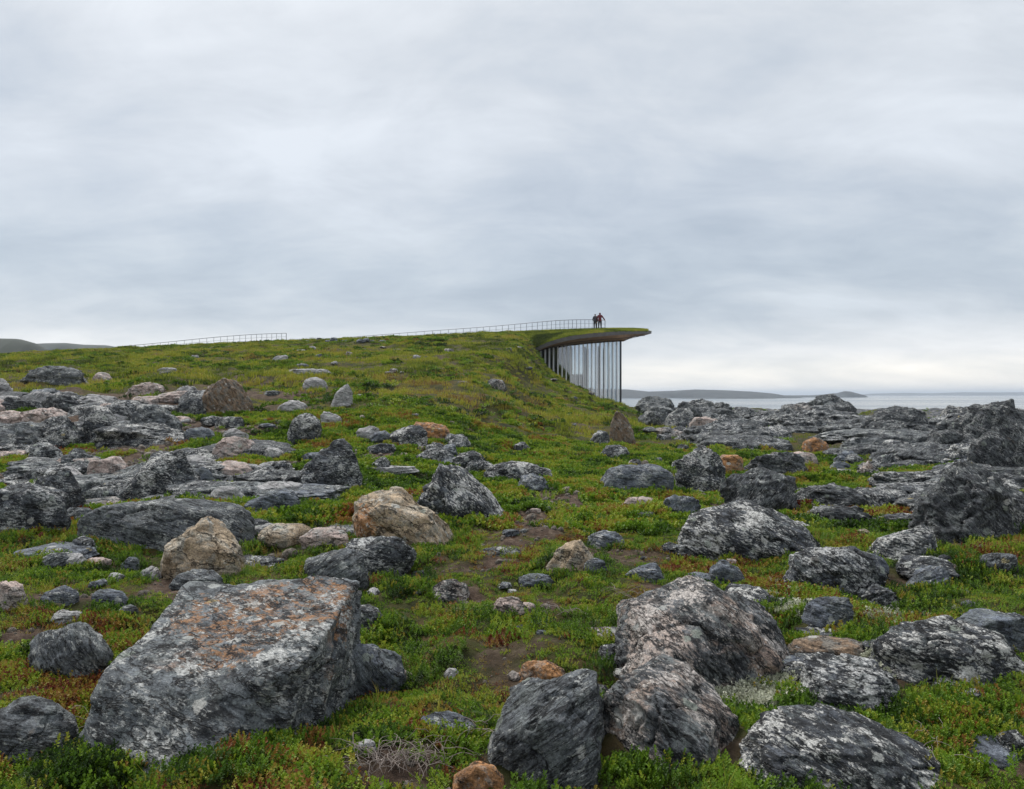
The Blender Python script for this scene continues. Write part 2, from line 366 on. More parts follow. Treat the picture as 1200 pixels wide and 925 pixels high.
def far_land(name, d, pts, depth, mat, seed, label=None):
    """a rounded ridge whose skyline passes through the given photograph points at distance d"""
    pxs = np.array([p[0] for p in pts], float); pys = np.array([p[1] for p in pts], float)
    n, k = 220, 26
    s = np.linspace(pxs[0], pxs[-1], n); top = EYE - (np.interp(s, pxs, pys) - 462.5) * d / F
    x = (s - 600) * d / F
    v = []
    for j in range(k):
        t = j / (k - 1) * 2 - 1
        y = d + t * depth * (0.6 + 0.4 * fbm2(x / depth * 2, x * 0 + seed, 1.0, 2, seed))
        prof = max(0.0, 1 - abs(t) ** 1.6)
        rel = np.maximum(top - SEA, 0)
        z = SEA - 2 + (rel + 2) * prof * (1 + 0.16 * fbm2(x / depth * 5, y / depth * 5, 1.0, 4, seed + 5) * (1 - prof ** 3))
        v.append(np.stack([x, y, z], -1))
    v = np.array(v).reshape(-1, 3)
    i = np.arange(k - 1)[:, None] * n + np.arange(n - 1)[None, :]
    f = np.stack([i, i + 1, i + 1 + n, i + n], -1).reshape(-1, 4)
    return tag(obj(name, mesh_np(name, v, f), mat), label, kind='structure')
farm = plain('far_heath_and_rock', (0.034, 0.040, 0.042), 0.95, var=0.5, scale=0.03)
farm2 = plain('far_grassy_slope', (0.040, 0.048, 0.034), 0.95, var=0.5, scale=0.02)
far_land('hills', 520, [(-160, 398), (-60, 396), (0, 396.5), (22, 397), (40, 402), (58, 411), (80, 425), (110, 470)], 120, farm2, 3)
far_land('hills', 1300, [(-40, 405), (30, 403), (62, 402), (80, 402), (100, 404), (125, 404.5), (160, 410), (200, 425), (240, 470)], 240, farm2, 9)
far_land('hills', 2400, [(560, 462), (640, 455), (700, 456), (735, 456.5), (760, 459), (790, 458), (815, 456.5), (850, 457.5), (880, 459), (902, 461), (914, 464), (920, 468)], 300, farm, 21)
far_land('island', 2000, [(795, 468), (800, 466), (830, 465.0), (870, 465.2), (905, 466), (909, 468)], 120, farm, 27)
far_land('island', 2900, [(900, 467), (915, 463.5), (950, 463.5), (970, 462), (982, 460.5), (990, 458.5), (997, 459), (1006, 461.5), (1012, 463), (1014, 467)], 220, farm, 33)
far_land('hills', 8200, [(1000, 463.5), (1020, 461.5), (1060, 460.5), (1090, 461), (1130, 459.8), (1170, 460), (1230, 459.5), (1330, 461), (1390, 463)], 700, farm, 39)

# ------------------------------------------------------------------ rocks
_ico = {}
def ico(level):
    if level not in _ico:
        bm = bmesh.new(); bmesh.ops.create_icosphere(bm, subdivisions=level, radius=1)
        v = np.array([q.co[:] for q in bm.verts]); f = np.array([[q.index for q in fc.verts] for fc in bm.faces]); bm.free()
        v /= np.linalg.norm(v, axis=1, keepdims=True)
        _ico[level] = (v, f)
    return _ico[level]
ROCK_PTS = []
def rock_mesh(level, w, dp, h, seed, style='boulder', peak=0.0, taper=0.0, fax=(0.2, 0.1, 1.0), lean=0.0, rough=1.0, sink=None, planes=None, chips=None):
    """w, dp, h: width, depth and height above the ground in metres; local origin on the ground at the centre"""
    rg = np.random.RandomState(seed)
    if sink is None: sink = {'slab': 1.2, 'outcrop': 0.95, 'wedge': 0.55}.get(style, 0.75)
    n, f = ico(level)
    P, H = [], []
    nb = {'boulder': 8, 'block': 5, 'slab': 6, 'outcrop': 8, 'round': 13, 'wedge': 6}[style]
    for i in range(nb):
        d = rg.normal(size=3); d[2] = d[2] * 0.9; d /= np.linalg.norm(d); P.append(d); H.append(rg.uniform(0.70, 1.0) if style != 'round' else rg.uniform(0.86, 1.0))
    def add(d, hh):
        d = np.array(d, float); P.append(d / np.linalg.norm(d)); H.append(hh)
    if style in ('block', 'slab'):
        a = rg.uniform(-0.35, 0.35)
        for k in range(4):
            t = a + k * math.pi / 2 + rg.uniform(-.2, .2); add((math.cos(t), math.sin(t), rg.uniform(-.1, .3)), rg.uniform(0.72, 0.85))
        add((rg.uniform(-.12, .12), rg.uniform(-.38, -.1), 1), 0.62)
    if style == 'wedge':
        add((0.9, -0.5, 0.75), 0.55); add((-0.8, -0.6, 0.8), 0.55); add((0.1, -1, 0.4), 0.6)
    if style in ('boulder', 'round', 'outcrop'):
        add((rg.uniform(-.3, .3), rg.uniform(-.5, 0.1), 1), 0.78)
    if planes: P, H = [], []; [add(d, hh) for d, hh in planes]
    pw = {'boulder': 40, 'block': 60, 'slab': 40, 'outcrop': 34, 'round': 11, 'wedge': 40}[style]
    s = np.zeros(len(n))
    for d, hh in zip(P, H): s += np.maximum(n @ d / hh, 0) ** pw
    s += (1 / 1.5) ** pw if planes else 0.6
    r = s ** (-1.0 / pw)
    # smaller chipped facets
    for k in range(chips if chips is not None else {'round': 12, 'slab': 14, 'outcrop': 46}.get(style, 26)):
        d = rg.normal(size=3); d[2] = abs(d[2]); d /= np.linalg.norm(d)
        c0 = n @ d; rd = r[int(np.argmax(c0))] * rg.uniform(0.90 if style != 'outcrop' else 0.84, 0.985)
        lim = np.where(c0 > 0.2, rd / np.maximum(c0, 0.2), 9.0); r = np.minimum(r, lim)
    p = n * r[:, None]
    p *= (1 + 0.10 * rough * fbm3(n, 1.6, 3, seed))[:, None]
    if style == 'outcrop': p *= (1 + 0.09 * fbm3(n * np.array([1, 1, 1.3]), 2.2, 3, seed + 3, ridged=True))[:, None]
    def fit(p):
        for ax, half in ((0, w / 2), (1, dp / 2)):
            lo, hi = p[:, ax].min(), p[:, ax].max(); p[:, ax] = (p[:, ax] - (lo + hi) / 2) / (hi - lo) * 2 * half
        lo, hi = p[:, 2].min(), p[:, 2].max()
        p[:, 2] = (p[:, 2] - lo) / (hi - lo) * h * (1 + sink) - h * sink
        return p
    p = fit(p)
    zt = np.clip(p[:, 2] / h, -0.3, 1)
    p[:, 0] = p[:, 0] * (1 - taper * np.clip(zt, 0, 1)) + peak * w / 2 * zt
    p[:, 1] = p[:, 1] + lean * dp / 2 * zt
    # relief in metres: joints and ledges along the foliation, then grain
    a = np.array(fax, float); a /= np.linalg.norm(a)
    sz = (w * dp * h) ** (1 / 3)
    c = p - np.array([0, 0, h * 0.1]); nr = c / np.maximum(np.linalg.norm(c, axis=1, keepdims=True), 1e-6)
    th = max(0.035, sz * (0.085 if style != 'outcrop' else 0.11))
    q = (p @ a) / th + 1.3 * fbm3(p, 1.1 / sz, 3, seed + 11)
    fl = np.floor(q); fr = q - fl
    l0 = _h(fl, fl * 0, fl * 0, seed + 17); l1 = _h(fl + 1, fl * 0, fl * 0, seed + 17)
    st = sstep(0.84, 1.0, fr); ledge = l0 * (1 - st) + l1 * st - 0.5
    amp = {'boulder': 0.036, 'block': 0.036, 'slab': 0.034, 'outcrop': 0.075, 'round': 0.014, 'wedge': 0.026}[style] * sz * rough
    patchy = sstep(-0.3, 0.4, fbm3(p, 1.6 / sz, 2, seed + 19))
    disp = amp * ledge * (0.35 + 0.65 * patchy)
    disp += 0.030 * sz * rough * fbm3(p, 2.4 / sz, 4, seed + 23)
    disp += 0.011 * sz * rough * fbm3(p, 9.0 / sz, 3, seed + 29, ridged=True)
    crack = np.abs(fbm3(p @ np.diag([1, 1, 1.0]), 1.5 / sz, 3, seed + 31)); disp -= 0.060 * sz * rough * np.clip(1 - crack / 0.050, 0, 1) ** 1.3
    p = p + nr * disp[:, None]
    lo, hi = p[:, 0].min(), p[:, 0].max(); p[:, 0] = (p[:, 0] - (lo + hi) / 2) * (w / (hi - lo))
    up = p[:, 2] > 0; p[up, 2] *= h / max(1e-6, p[:, 2].max())
    return p, f, a
def put_rock(name, x, y, w, dp, h, mat, seed, level, label, cat='rock', group=None, rotz=0.0, zoff=0.0, stain=None, **kw):
    p, f, a = rock_mesh(level, w, dp, h, seed, **kw)
    if rotz:
        cs, sn = math.cos(rotz), math.sin(rotz); p = p @ np.array([[cs, sn, 0], [-sn, cs, 0], [0, 0, 1]])
    z = float(height(x, y)) + zoff
    ROCK_PTS.append(p + np.array([x, y, z]))
    q = Vector(a).to_track_quat('Z', 'Y'); Rm = np.array(q.to_matrix())
    me = mesh_np(name, p @ Rm, f)                   # local axes follow the foliation
    if stain is not None:                           # a mineral patch round a point of the rock (fractions of its half sizes)
        cx, cy, cz, rr = stain
        dd_ = np.sqrt(((p[:, 0] / (w / 2) - cx)) ** 2 + ((p[:, 1] / (dp / 2) - cy)) ** 2 + ((p[:, 2] / h - cz)) ** 2) + 0.35 * fbm3(p, 3.0 / w, 4, seed + 51)
        attr(me, 'stain', sstep(rr * 1.25, rr * 0.6, dd_))
    o = obj(name, me, RM[mat] if isinstance(mat, str) else mat, None, (x, y, z)); o.rotation_mode = 'QUATERNION'; o.rotation_quaternion = q
    tag(o, label, cat, group); return o
def rock_px(name, x0, x1, yt, yb, mat, label, style='boulder', depth=0.85, cat='rock', seed=None, level=None, group=None, **kw):
    """a rock that fills the photograph box x0..x1, yt..yb, standing on the ground where its front foot shows"""
    xc = (x0 + x1) / 2
    gx, gy = ground(xc, yb)
    w = (x1 - x0) * gy / F
    dp = max(0.08, w * depth)
    for _ in range(2):
        dc = gy + dp * 0.46; w = (x1 - x0) * (gy + dp * .32) / F; dp = max(0.08, w * depth)
    x = (xc - 600) * (gy + dp * .36) / F
    dt = dc + dp * (0.12 if style not in ('block', 'slab') else 0.36)
    zt = EYE - (yt - 462.5) * dt / F
    h = max(0.05 * w + 0.02, zt - float(height(x, dc)))
    if level is None:
        pix = x1 - x0
        level = 6 if pix > 110 else 5 if pix > 42 else 4
    if seed is None: seed = int(x0 * 7 + yt * 13) % 9973
    return put_rock(name, x, dc, w, dp, h, mat, seed, level, label, cat, group, style=style, **kw)

HERO = [
 # name, x0, x1, ytop, ybase, material, label, options
 ('boulder', 62, 396, 684, 908, 'orange', 'huge flat-topped grey boulder with an orange stained top amid green heath', dict(style='block', depth=1.3, fax=(.35, .3, 1), taper=.0, peak=.02, seed=5, sink=.45, chips=0, stain=(.30, .30, .95, .75), rough=.8, planes=[((-.10, -.24, 1), .40), ((1, -.12, .03), .82), ((-.14, -1, .62), .66), ((-1, -.25, .36), .80), ((0, 1, -.1), .85), ((-.7, -.8, .35), .90), ((.7, -.9, .2), .94), ((.1, -.2, -1), .9)])),
 ('boulder', 30, 128, 727, 800, 'band', 'grey rounded boulder leaning against the huge orange-topped boulder', dict(depth=.9, fax=(.9, .2, .6))),
 ('boulder', -30, 82, 818, 905, 'band', 'grey rough boulder half sunk in crowberry below the orange-topped boulder', dict(depth=.9)),
 ('boulder', 396, 476, 750, 818, 'grey', 'smooth dark grey boulder between the orange-topped boulder and the green mat', dict(style='round', depth=.9, fax=(.8, 0, .7))),
 ('rock', 402, 453, 708, 742, 'dark', 'small dark rounded rock behind the orange-topped boulder\'s right corner', dict(depth=.8)),
 ('rock_slab', 487, 560, 832, 864, 'grey', 'low flat grey stone in heath left of the split-faced dark boulder', dict(style='slab', depth=.6)),
 ('boulder', 560, 724, 774, 930, 'band', 'large split-faced dark boulder with streaked grey top and shadowed flank', dict(style='block', depth=.95, fax=(-.55, .3, .8), peak=.04, taper=.0, seed=21, sink=.45, chips=10, planes=[((-.42, -.40, 1), .50), ((1, -.30, .10), .74), ((-.15, -1, .18), .78), ((-1, -.2, .35), .84), ((.1, 1, .2), .85), ((.75, -.85, .1), .86), ((.5, -.1, 1), .72), ((0, 0, -1), .9)])),
 ('rock', 606, 668, 771, 812, 'rust', 'pale orange rock peeping out behind the split-faced dark boulder', dict(depth=.8)),
 ('rock', 528, 600, 888, 945, 'rust', 'rusty orange rock with grey blotches at the foot of the split-faced boulder', dict(depth=.8)),
 ('boulder', 704, 984, 676, 822, 'pinkdark', 'massive peaked boulder with a bare pink patch and black lichen', dict(style='boulder', depth=.95, fax=(.75, .2, .6), seed=33, sink=.5, chips=16, stain=(-.70, -.45, .45, .60), planes=[((-.50, -.50, 1), .52), ((.62, -.25, 1), .56), ((.15, -1, .55), .66), ((1, -.3, .4), .86), ((-1, -.1, .3), .9), ((.1, 1, .3), .8), ((.6, -.8, .7), .70), ((0, 0, -1), .9)])),
 ('boulder', 696, 888, 782, 915, 'pinkdark', 'pink speckled sloping boulder wedged between the peaked and split-faced boulders', dict(style='boulder', depth=1.15, fax=(.6, .3, .7), seed=14, sink=.5, chips=16, planes=[((.48, -.55, 1), .48), ((-.6, -.3, 1), .66), ((.1, -1, .4), .80), ((1, -.3, .4), .9), ((-1, 0, .3), .85), ((0, 1, .3), .8), ((0, 0, -1), .9)])),
 ('boulder', 866, 1108, 829, 935, 'spot', 'broad black boulder with cream lichen blotches at the foot of the peaked boulder', dict(style='boulder', depth=.75, peak=-.15, taper=.3, fax=(.5, .2, .8), seed=40)),
 ('boulder', 1038, 1225, 721, 806, 'spot', 'black boulder frosted with white lichen above dark red heath', dict(depth=.8, peak=-.2, taper=.2, seed=52)),
 ('rock_slab', 935, 1060, 764, 832, 'dark', 'low dark slab between the peaked boulder and the frosted black boulder', dict(style='slab', depth=.8)),
 ('rock_slab', 926, 1014, 743, 775, 'brown', 'low brownish slab behind the peaked boulder', dict(style='slab', depth=.7)),
 ('rock', 944, 1001, 699, 742, 'grey', 'small angular blue-grey stone below the domed dark boulder', dict(style='wedge', depth=.8, peak=.25)),
 ('boulder', 917, 1039, 636, 698, 'dark', 'domed dark boulder with a pale crown in front of the long whale-backed boulder', dict(style='round', depth=.8, fax=(.6, .1, .8), taper=.15)),
 ('boulder', 791, 966, 587, 658, 'spot', 'long whale-backed dark boulder dotted with white lichen', dict(style='round', depth=.7, fax=(.4, .1, 1), peak=-.12, taper=.1)),
 ('rock', 1020, 1106, 614, 658, 'spot', 'pale topped dark rock at the foot of the tall cliff-like outcrop', dict(depth=.8, peak=.3)),
 ('rock_outcrop', 1058, 1225, 538, 634, 'rib', 'tall cliff-like dark outcrop with rough folded faces above red heath', dict(style='outcrop', depth=.8, fax=(.8, .2, .5), peak=.15, seed=61)),
 ('rock', 830, 878, 655, 687, 'grey', 'small grey stone beside the whale-backed boulder\'s foot', dict(depth=.7, peak=-.2)),
 ('rock_slab', 726, 784, 659, 682, 'grey', 'flat grey stone lying in red and green heath above the peaked boulder', dict(style='slab', depth=.6)),
 ('rock', 640, 698, 632, 671, 'tan', 'lone tan rock with faceted face beside the bare earth path', dict(depth=.8, style='wedge', seed=72, taper=.1)),
 ('rock_slab', 688, 734, 620, 643, 'grey', 'tilted striped grey slab in moss above the lone tan rock', dict(style='slab', depth=.6)),
 ('rock_slab', 607, 652, 671, 688, 'grey', 'thin bluish slab lying below the lone tan rock', dict(style='slab', depth=.5)),
 ('rock', 684, 712, 654, 672, 'grey', 'small grey stone touching the lone tan rock', dict(depth=.6)),
 ('boulder', 404, 536, 566, 646, 'tan', 'big tan and orange boulder with grey lichen on its back', dict(style='block', depth=.85, peak=-.04, taper=.0, fax=(.6, .3, .8), seed=84, sink=.45, chips=10, stain=(-.9, -.4, .6, .6), planes=[((.45, -.35, 1), .58), ((-1, -.3, .1), .80), ((.1, -1, .25), .78), ((1, -.2, .45), .78), ((-.4, -.1, 1), .66), ((0, 1, .2), .85), ((0, 0, -1), .9)])),
 ('boulder', 484, 602, 541, 611, 'spot', 'black boulder streaked with white lichen right behind the big tan boulder', dict(style='boulder', depth=.8, peak=-.28, taper=.28, fax=(.7, .2, .7), seed=91)),
 ('boulder', 337, 422, 514, 578, 'dark', 'upright dark boulder with a slanting back and red-brown foot on the green', dict(style='boulder', depth=.8, peak=.22, taper=.2, seed=96)),
 ('boulder', 354, 432, 642, 690, 'band', 'dome-shaped striped grey boulder below the big tan boulder', dict(style='round', depth=.8, fax=(-.5, .1, .9))),
 ('boulder', 393, 488, 626, 674, 'dark', 'dark grey hump leaning on the big tan boulder\'s foot', dict(style='round', depth=.7)),
 ('boulder', 172, 286, 605, 676, 'tan', 'pale tan angular boulder hollowed below like a lean-to', dict(style='wedge', depth=.75, seed=107, sink=.4, chips=8, planes=[((-.75, -.5, 1), .50), ((.75, -.25, 1), .56), ((-.3, -1, .1), .70), ((.6, -1, -.1), .74), ((1, 0, .1), .86), ((-1, .1, .2), .88), ((0, 1, .3), .8), ((0, 0, -1), .9)])),
 ('rock_slab', 84, 300, 580, 648, 'band', 'long dark low slab running behind the tan lean-to boulder', dict(style='round', depth=.55, fax=(.3, .6, .9), seed=111)),
 ('rock', 300, 362, 613, 645, 'tan', 'small tan and black rock right of the tan lean-to boulder', dict(depth=.8, style='round')),
 ('rock_slab', 352, 412, 614, 640, 'pink', 'flat whitish-pink stone between two tan rocks', dict(style='slab', depth=.7)),
 ('boulder', 139, 229, 526, 586, 'spot', 'dark speckled boulder with a pink rim above the long low slab', dict(style='boulder', depth=.8, peak=.2, taper=.2, seed=120)),
 ('boulder', 22, 92, 548, 608, 'dark', 'dark rounded boulder with pinkish cap above a green crowberry bank', dict(depth=.8, peak=.2)),
 ('boulder', -25, 72, 566, 626, 'dark', 'broad dark boulder sunk in the green crowberry bank', dict(depth=.8)),
 ('rock', 505, 550, 680, 708, 'pinkdark', 'small stone half black and half pale in the moss', dict(depth=.7)),
 ('rock', 575, 618, 697, 722, 'pink', 'small pinkish stone on a patch of bare earth', dict(depth=.7)),
 ('boulder', 564, 648, 540, 566, 'spot', 'low moss-topped boulder with white streaks right of the black streaked boulder', dict(style='round', depth=.6)),
 ('rock', 488, 532, 524, 545, 'dark', 'small dark rock behind the black streaked boulder', dict(depth=.7)),
 ('rock', 528, 572, 528, 552, 'spot', 'small tan-crested rock touching the black streaked boulder', dict(depth=.7)),
 ('boulder', 704, 790, 543, 578, 'grey', 'smooth blue-grey whaleback boulder at the foot of the grassy hill', dict(style='round', depth=.7)),
 ('rock_slab', 728, 770, 581, 598, 'pink', 'little flat pink stone in the grass below the blue-grey whaleback', dict(style='slab', depth=.5)),
 ('rock_slab', 1104, 1230, 711, 762, 'grey', 'long grey slab half buried behind the frosted black boulder', dict(style='slab', depth=.5)),
 ('rock_slab', 1128, 1225, 858, 902, 'grey', 'low dark grey slab in red heath below the frosted black boulder', dict(style='slab', depth=.7)),
 ('rock', -12, 30, 680, 716, 'pink', 'pale pinkish rock on gravel above the orange-topped boulder', dict(depth=.8)),
 ('rock', 48, 90, 686, 712, 'grey', 'small grey stone on gravel next to the pale pinkish rock', dict(depth=.7)),
 ('rock', 106, 148, 689, 713, 'grey', 'small rounded blue-grey stone above the orange-topped boulder', dict(depth=.7, style='round')),
 ('rock', 140, 164, 652, 672, 'grey', 'little grey stone left of the tan lean-to boulder', dict(depth=.7)),
 ('rock_slab', 196, 264, 666, 692, 'band', 'flat dark slab under the tan lean-to boulder\'s front', dict(style='slab', depth=.5)),
 ('rock', 413, 441, 867, 886, 'pale', 'small whitish stone beside dead twigs', dict(depth=.7)),
 ('rock', 560, 612, 640, 652, 'dark', 'thin dark stone flush with the bare earth path', dict(style='slab', depth=.5)),
 ('rock', 1006, 1022, 620, 630, 'tan', 'tiny tan stone alone on the red heath', dict(depth=.8)),
 # the hill
 ('rock_slab', 352, 384, 442, 456, 'pale', 'pale flat grey block on the green hillside', dict(style='slab', depth=.7)),
 ('rock_slab', 386, 413, 450, 476, 'pale', 'pale tilted slab standing on edge on the green hillside', dict(style='wedge', depth=.5, peak=.3)),
 ('rock_slab', 324, 360, 469, 483, 'pale', 'flat whitish slab lying in the green hillside above the upright dark boulder', dict(style='slab', depth=.7)),
 ('rock_slab', 374, 402, 482, 498, 'pale', 'pale flat stone in hillside grass above the upright dark boulder', dict(style='slab', depth=.7)),
 ('rock_slab', 334, 388, 432, 439, 'pale', 'long thin grey slab high on the green hillside', dict(style='slab', depth=.5)),
 ('rock', 319, 338, 416, 424, 'pale', 'small pale stone high on the hill below the short railing', dict(depth=.7)),
 ('rock_slab', 184, 207, 431, 437, 'pale', 'small white flat stone on the hill', dict(style='slab', depth=.6)),
 ('rock', 568, 594, 444, 457, 'pinkdark', 'pinkish split stone on the slope below the pavilion', dict(depth=.7)),
 ('rock', 336, 376, 484, 520, 'spot', 'dark rock with one round white stone-like blotch on the lower hillside', dict(depth=.8)),
 ('rock', 416, 446, 499, 516, 'pale', 'pale purplish stone left of the twin dark and red rocks', dict(depth=.7)),
 ('rock', 451, 502, 498, 524, 'spot', 'dark half of the twin rocks on the lower hillside', dict(depth=.7)),
 ('rock', 478, 528, 494, 516, 'rust', 'reddish half of the twin rocks on the lower hillside', dict(depth=.7)),
 ('rock', 520, 552, 508, 524, 'dark', 'low dark stone right of the twin dark and red rocks', dict(depth=.7)),
 ('rock_outcrop', 238, 294, 443, 486, 'brown', 'steep brown slab outcrop tilting like a fin on the hillside', dict(style='wedge', depth=.6, peak=-.45, fax=(.8, .1, .6), seed=131)),
 ('rock', 206, 264, 457, 488, 'dark', 'dark lichened rock leaning on the brown fin outcrop', dict(depth=.8)),
 ('rock', 250, 286, 488, 503, 'spot', 'low white-edged rock below the brown fin outcrop', dict(style='slab', depth=.6)),
 ('rock_outcrop', 24, 108, 429, 453, 'band', 'broad layered grey outcrop at the top of the rocky slope', dict(style='outcrop', depth=.6)),
 ('rock', 108, 131, 436, 449, 'pink', 'pale pink rock beside the broad layered outcrop', dict(depth=.8)),
 # the left rock field
 ('rock_outcrop', -14, 36, 465, 484, 'rib', 'dark knob of rock left of the purple-grey rocks on the slope', dict(depth=.7, style='outcrop')),
 ('rock_outcrop', 40, 98, 462, 487, 'rib', 'dark jagged rock midway up the rocky slope', dict(depth=.7, style='outcrop')),
 ('rock_outcrop', 40, 102, 488, 527, 'spot', 'white-spotted rock with a drooping flank on the rocky slope', dict(depth=.8, style='outcrop')),
 ('rock', 95, 136, 475, 521, 'spot', 'upright black and white rock with a tan cap on the rocky slope', dict(depth=.8)),
 ('rock_outcrop', -20, 74, 494, 534, 'band', 'grey ribbed rock sloping down to the right on the rocky slope', dict(depth=.7, style='outcrop', peak=-.3)),
 ('rock', 110, 158, 469, 496, 'dark', 'black angular rock beside the grey crest on the rocky slope', dict(depth=.7, style='wedge')),
 ('rock_outcrop', 138, 216, 474, 512, 'band', 'grey crest of rock with pale streaks on the rocky slope', dict(depth=.7, style='outcrop')),
 ('rock', 214, 252, 500, 517, 'grey', 'rounded grey rock above the pink rock heap', dict(depth=.7)),
 ('rock', 246, 300, 511, 541, 'pink', 'biggest pink rock of the pink rock heap', dict(depth=.8)),
 ('rock_slab', 238, 298, 539, 564, 'pink', 'pinkish slab just below the pink rock heap', dict(style='slab', depth=.7)),
 ('rock', 222, 250, 547, 572, 'grey', 'small grey rock right of the dark speckled boulder', dict(depth=.7)),
 ('rock', 100, 152, 534, 567, 'pink', 'pink broken rock left of the dark speckled boulder', dict(depth=.8)),
 ('rock_slab', 290, 356, 564, 584, 'pale', 'long pale flat slab left of the upright dark boulder', dict(style='slab', depth=.6)),
 ('rock_slab', 286, 352, 573, 602, 'grey', 'bluish wedge slab below the long pale flat slab', dict(style='wedge', depth=.6, peak=.3)),
 ('rock', 244, 288, 569, 592, 'pale', 'pale grey rock on bare earth left of the bluish wedge slab', dict(depth=.7)),
 ('rock_slab', 420, 492, 545, 560, 'pale', 'whitish ledge of rock right of the upright dark boulder', dict(style='slab', depth=.5)),
 ('rock', 75, 108, 525, 545, 'dark', 'small dark rock left of the pink broken rock', dict(depth=.7)),
 ('rock_slab', 28, 60, 535, 545, 'pale', 'thin white slab edge on the lower rocky slope', dict(style='slab', depth=.5)),
 ('rock_slab', 172, 192, 514, 520, 'pale', 'bright white flat stone in the middle of the rocky slope', dict(style='slab', depth=.5)),
 ('rock', 300, 338, 540, 556, 'pale', 'low whitish rocks at the right end of the pink heap', dict(style='slab', depth=.6)),
 # the right field
 ('rock_outcrop', 782, 862, 520, 580, 'spot', 'rough rock lump with a white and rust mottled face', dict(style='outcrop', depth=.8, seed=141)),
 ('rock_outcrop', 846, 952, 548, 602, 'rib', 'dark folded rock ridge behind the whale-backed boulder', dict(style='outcrop', depth=.6, fax=(-.7, .2, .7), seed=145)),
 ('rock_outcrop', 928, 1028, 565, 600, 'rib', 'low pale-topped end of the dark folded rock ridge', dict(style='outcrop', depth=.6, seed=148)),
 ('rock_outcrop', 868, 956, 528, 558, 'rib', 'dark rock shelf behind the folded ridge', dict(style='outcrop', depth=.6)),
 ('rock', 838, 872, 532, 556, 'rust', 'rust-mottled rock beside the dark rock shelf', dict(depth=.7)),
 ('rock', 943, 972, 512, 532, 'rust', 'bright orange-brown rock on the rocky flat', dict(depth=.8, style='block')),
 ('rock', 927, 960, 529, 546, 'pink', 'pale pink rock leaning against the bright orange-brown rock', dict(depth=.8)),
 ('rock_outcrop', 992, 1112, 475, 517, 'rib', 'dark humped outcrop standing against the sea', dict(style='outcrop', depth=.7, seed=151, taper=.25)),
 ('rock_outcrop', 1066, 1235, 467, 537, 'rib', 'high dark ribbed outcrop rising above the sea horizon', dict(style='outcrop', depth=.7, fax=(.7, .2, .6), seed=155, peak=.15, taper=.2)),
 ('rock_outcrop', 1128, 1235, 495, 562, 'rib', 'ribbed grey rock slope in front of the high dark outcrop', dict(style='outcrop', depth=.6, fax=(.7, .1, .6), seed=158)),
 ('rock', 1100, 1140, 545, 575, 'dark', 'dark rock standing above the cliff-like outcrop\'s left shoulder', dict(depth=.7)),
 ('rock_slab', 714, 746, 482, 518, 'brown', 'tan slab leaning up against the hill by the pavilion corner', dict(style='wedge', depth=.35, peak=-.4, fax=(.8, 0, .6))),
 ('rock', 702, 740, 521, 540, 'spot', 'dark white-flecked rock at the foot of the hill', dict(depth=.8)),
 ('rock', 690, 716, 504, 522, 'dark', 'small dark rock in hillside grass near the leaning tan slab', dict(depth=.8)),
 ('rock', 806, 852, 488, 507, 'pink', 'pinkish hump of rock in the shoreline field', dict(depth=.7)),
 ('rock', 780, 818, 478, 502, 'spot', 'dark upright block of rock in the shoreline field', dict(depth=.8, style='block')),
 ('rock', 988, 1020, 512, 531, 'dark', 'dark rock on the flat left of the ribbed outcrop', dict(depth=.8)),
 ('rock', 1028, 1068, 515, 536, 'spot', 'pair-like white and dark rock below the humped outcrop', dict(depth=.8)),
 ('rock_slab', 1022, 1052, 541, 549, 'grey', 'thin blue-grey slab lying on the yellow-green flat', dict(style='slab', depth=.5)),
 ('rock', 972, 998, 540, 554, 'grey', 'small grey rock on the yellow-green flat', dict(depth=.7)),
 ('rock', 1098, 1116, 650, 662, 'dark', 'small dark rock on red heath below the cliff-like outcrop', dict(depth=.7)),
]
for name, x0, x1, yt, yb, mat, label, kw in HERO:
    rock_px(name, x0, x1, yt, yb, mat, label, cat={'boulder': 'boulder', 'rock': 'rock', 'rock_slab': 'rock slab', 'rock_outcrop': 'rock outcrop'}[name], **kw)

LOOK = {'rib': 'ribbed dark', 'dark': 'dark charcoal', 'spot': 'white-flecked black', 'grey': 'blue-grey', 'band': 'streaky grey', 'pink': 'pink', 'pinkdark': 'pink-blotched dark', 'pale': 'pale grey', 'brown': 'brown'}
# scattered look-alikes: (count, photograph window, size in px, materials, label, group)
MARKS = [(808, 492, 'the pinkish shoreline hump'), (798, 490, 'the upright shoreline block'), (957, 522, 'the bright orange-brown rock'), (1050, 500, 'the humped outcrop against the sea'), (1150, 520, 'the high ribbed outcrop'),
         (730, 505, 'the leaning tan slab'), (822, 560, 'the rust-mottled rock lump'), (900, 580, 'the folded dark ridge'), (1140, 600, 'the cliff-like outcrop'), (1038, 545, 'the thin blue-grey slab'), (880, 500, 'the middle of the shoreline'),
         (270, 525, 'the pink rock heap'), (265, 470, 'the brown fin outcrop'), (65, 442, 'the broad layered outcrop'), (70, 510, 'the drooping white-spotted rock'), (115, 500, 'the tan-capped black and white rock'), (180, 492, 'the streaky grey crest'),
         (185, 560, 'the pink-rimmed speckled boulder'), (20, 515, 'the grey ribbed sloping rock'), (125, 552, 'the pink broken rock'), (320, 575, 'the long pale flat slab'), (55, 585, 'the pink-capped dark boulder')]
MARK_XY = [(*ground(a, b_), t) for a, b_, t in MARKS]
def near_mark(x, y): return min(MARK_XY, key=lambda q: math.hypot(q[0] - x, (q[1] - y) * .6))[2]
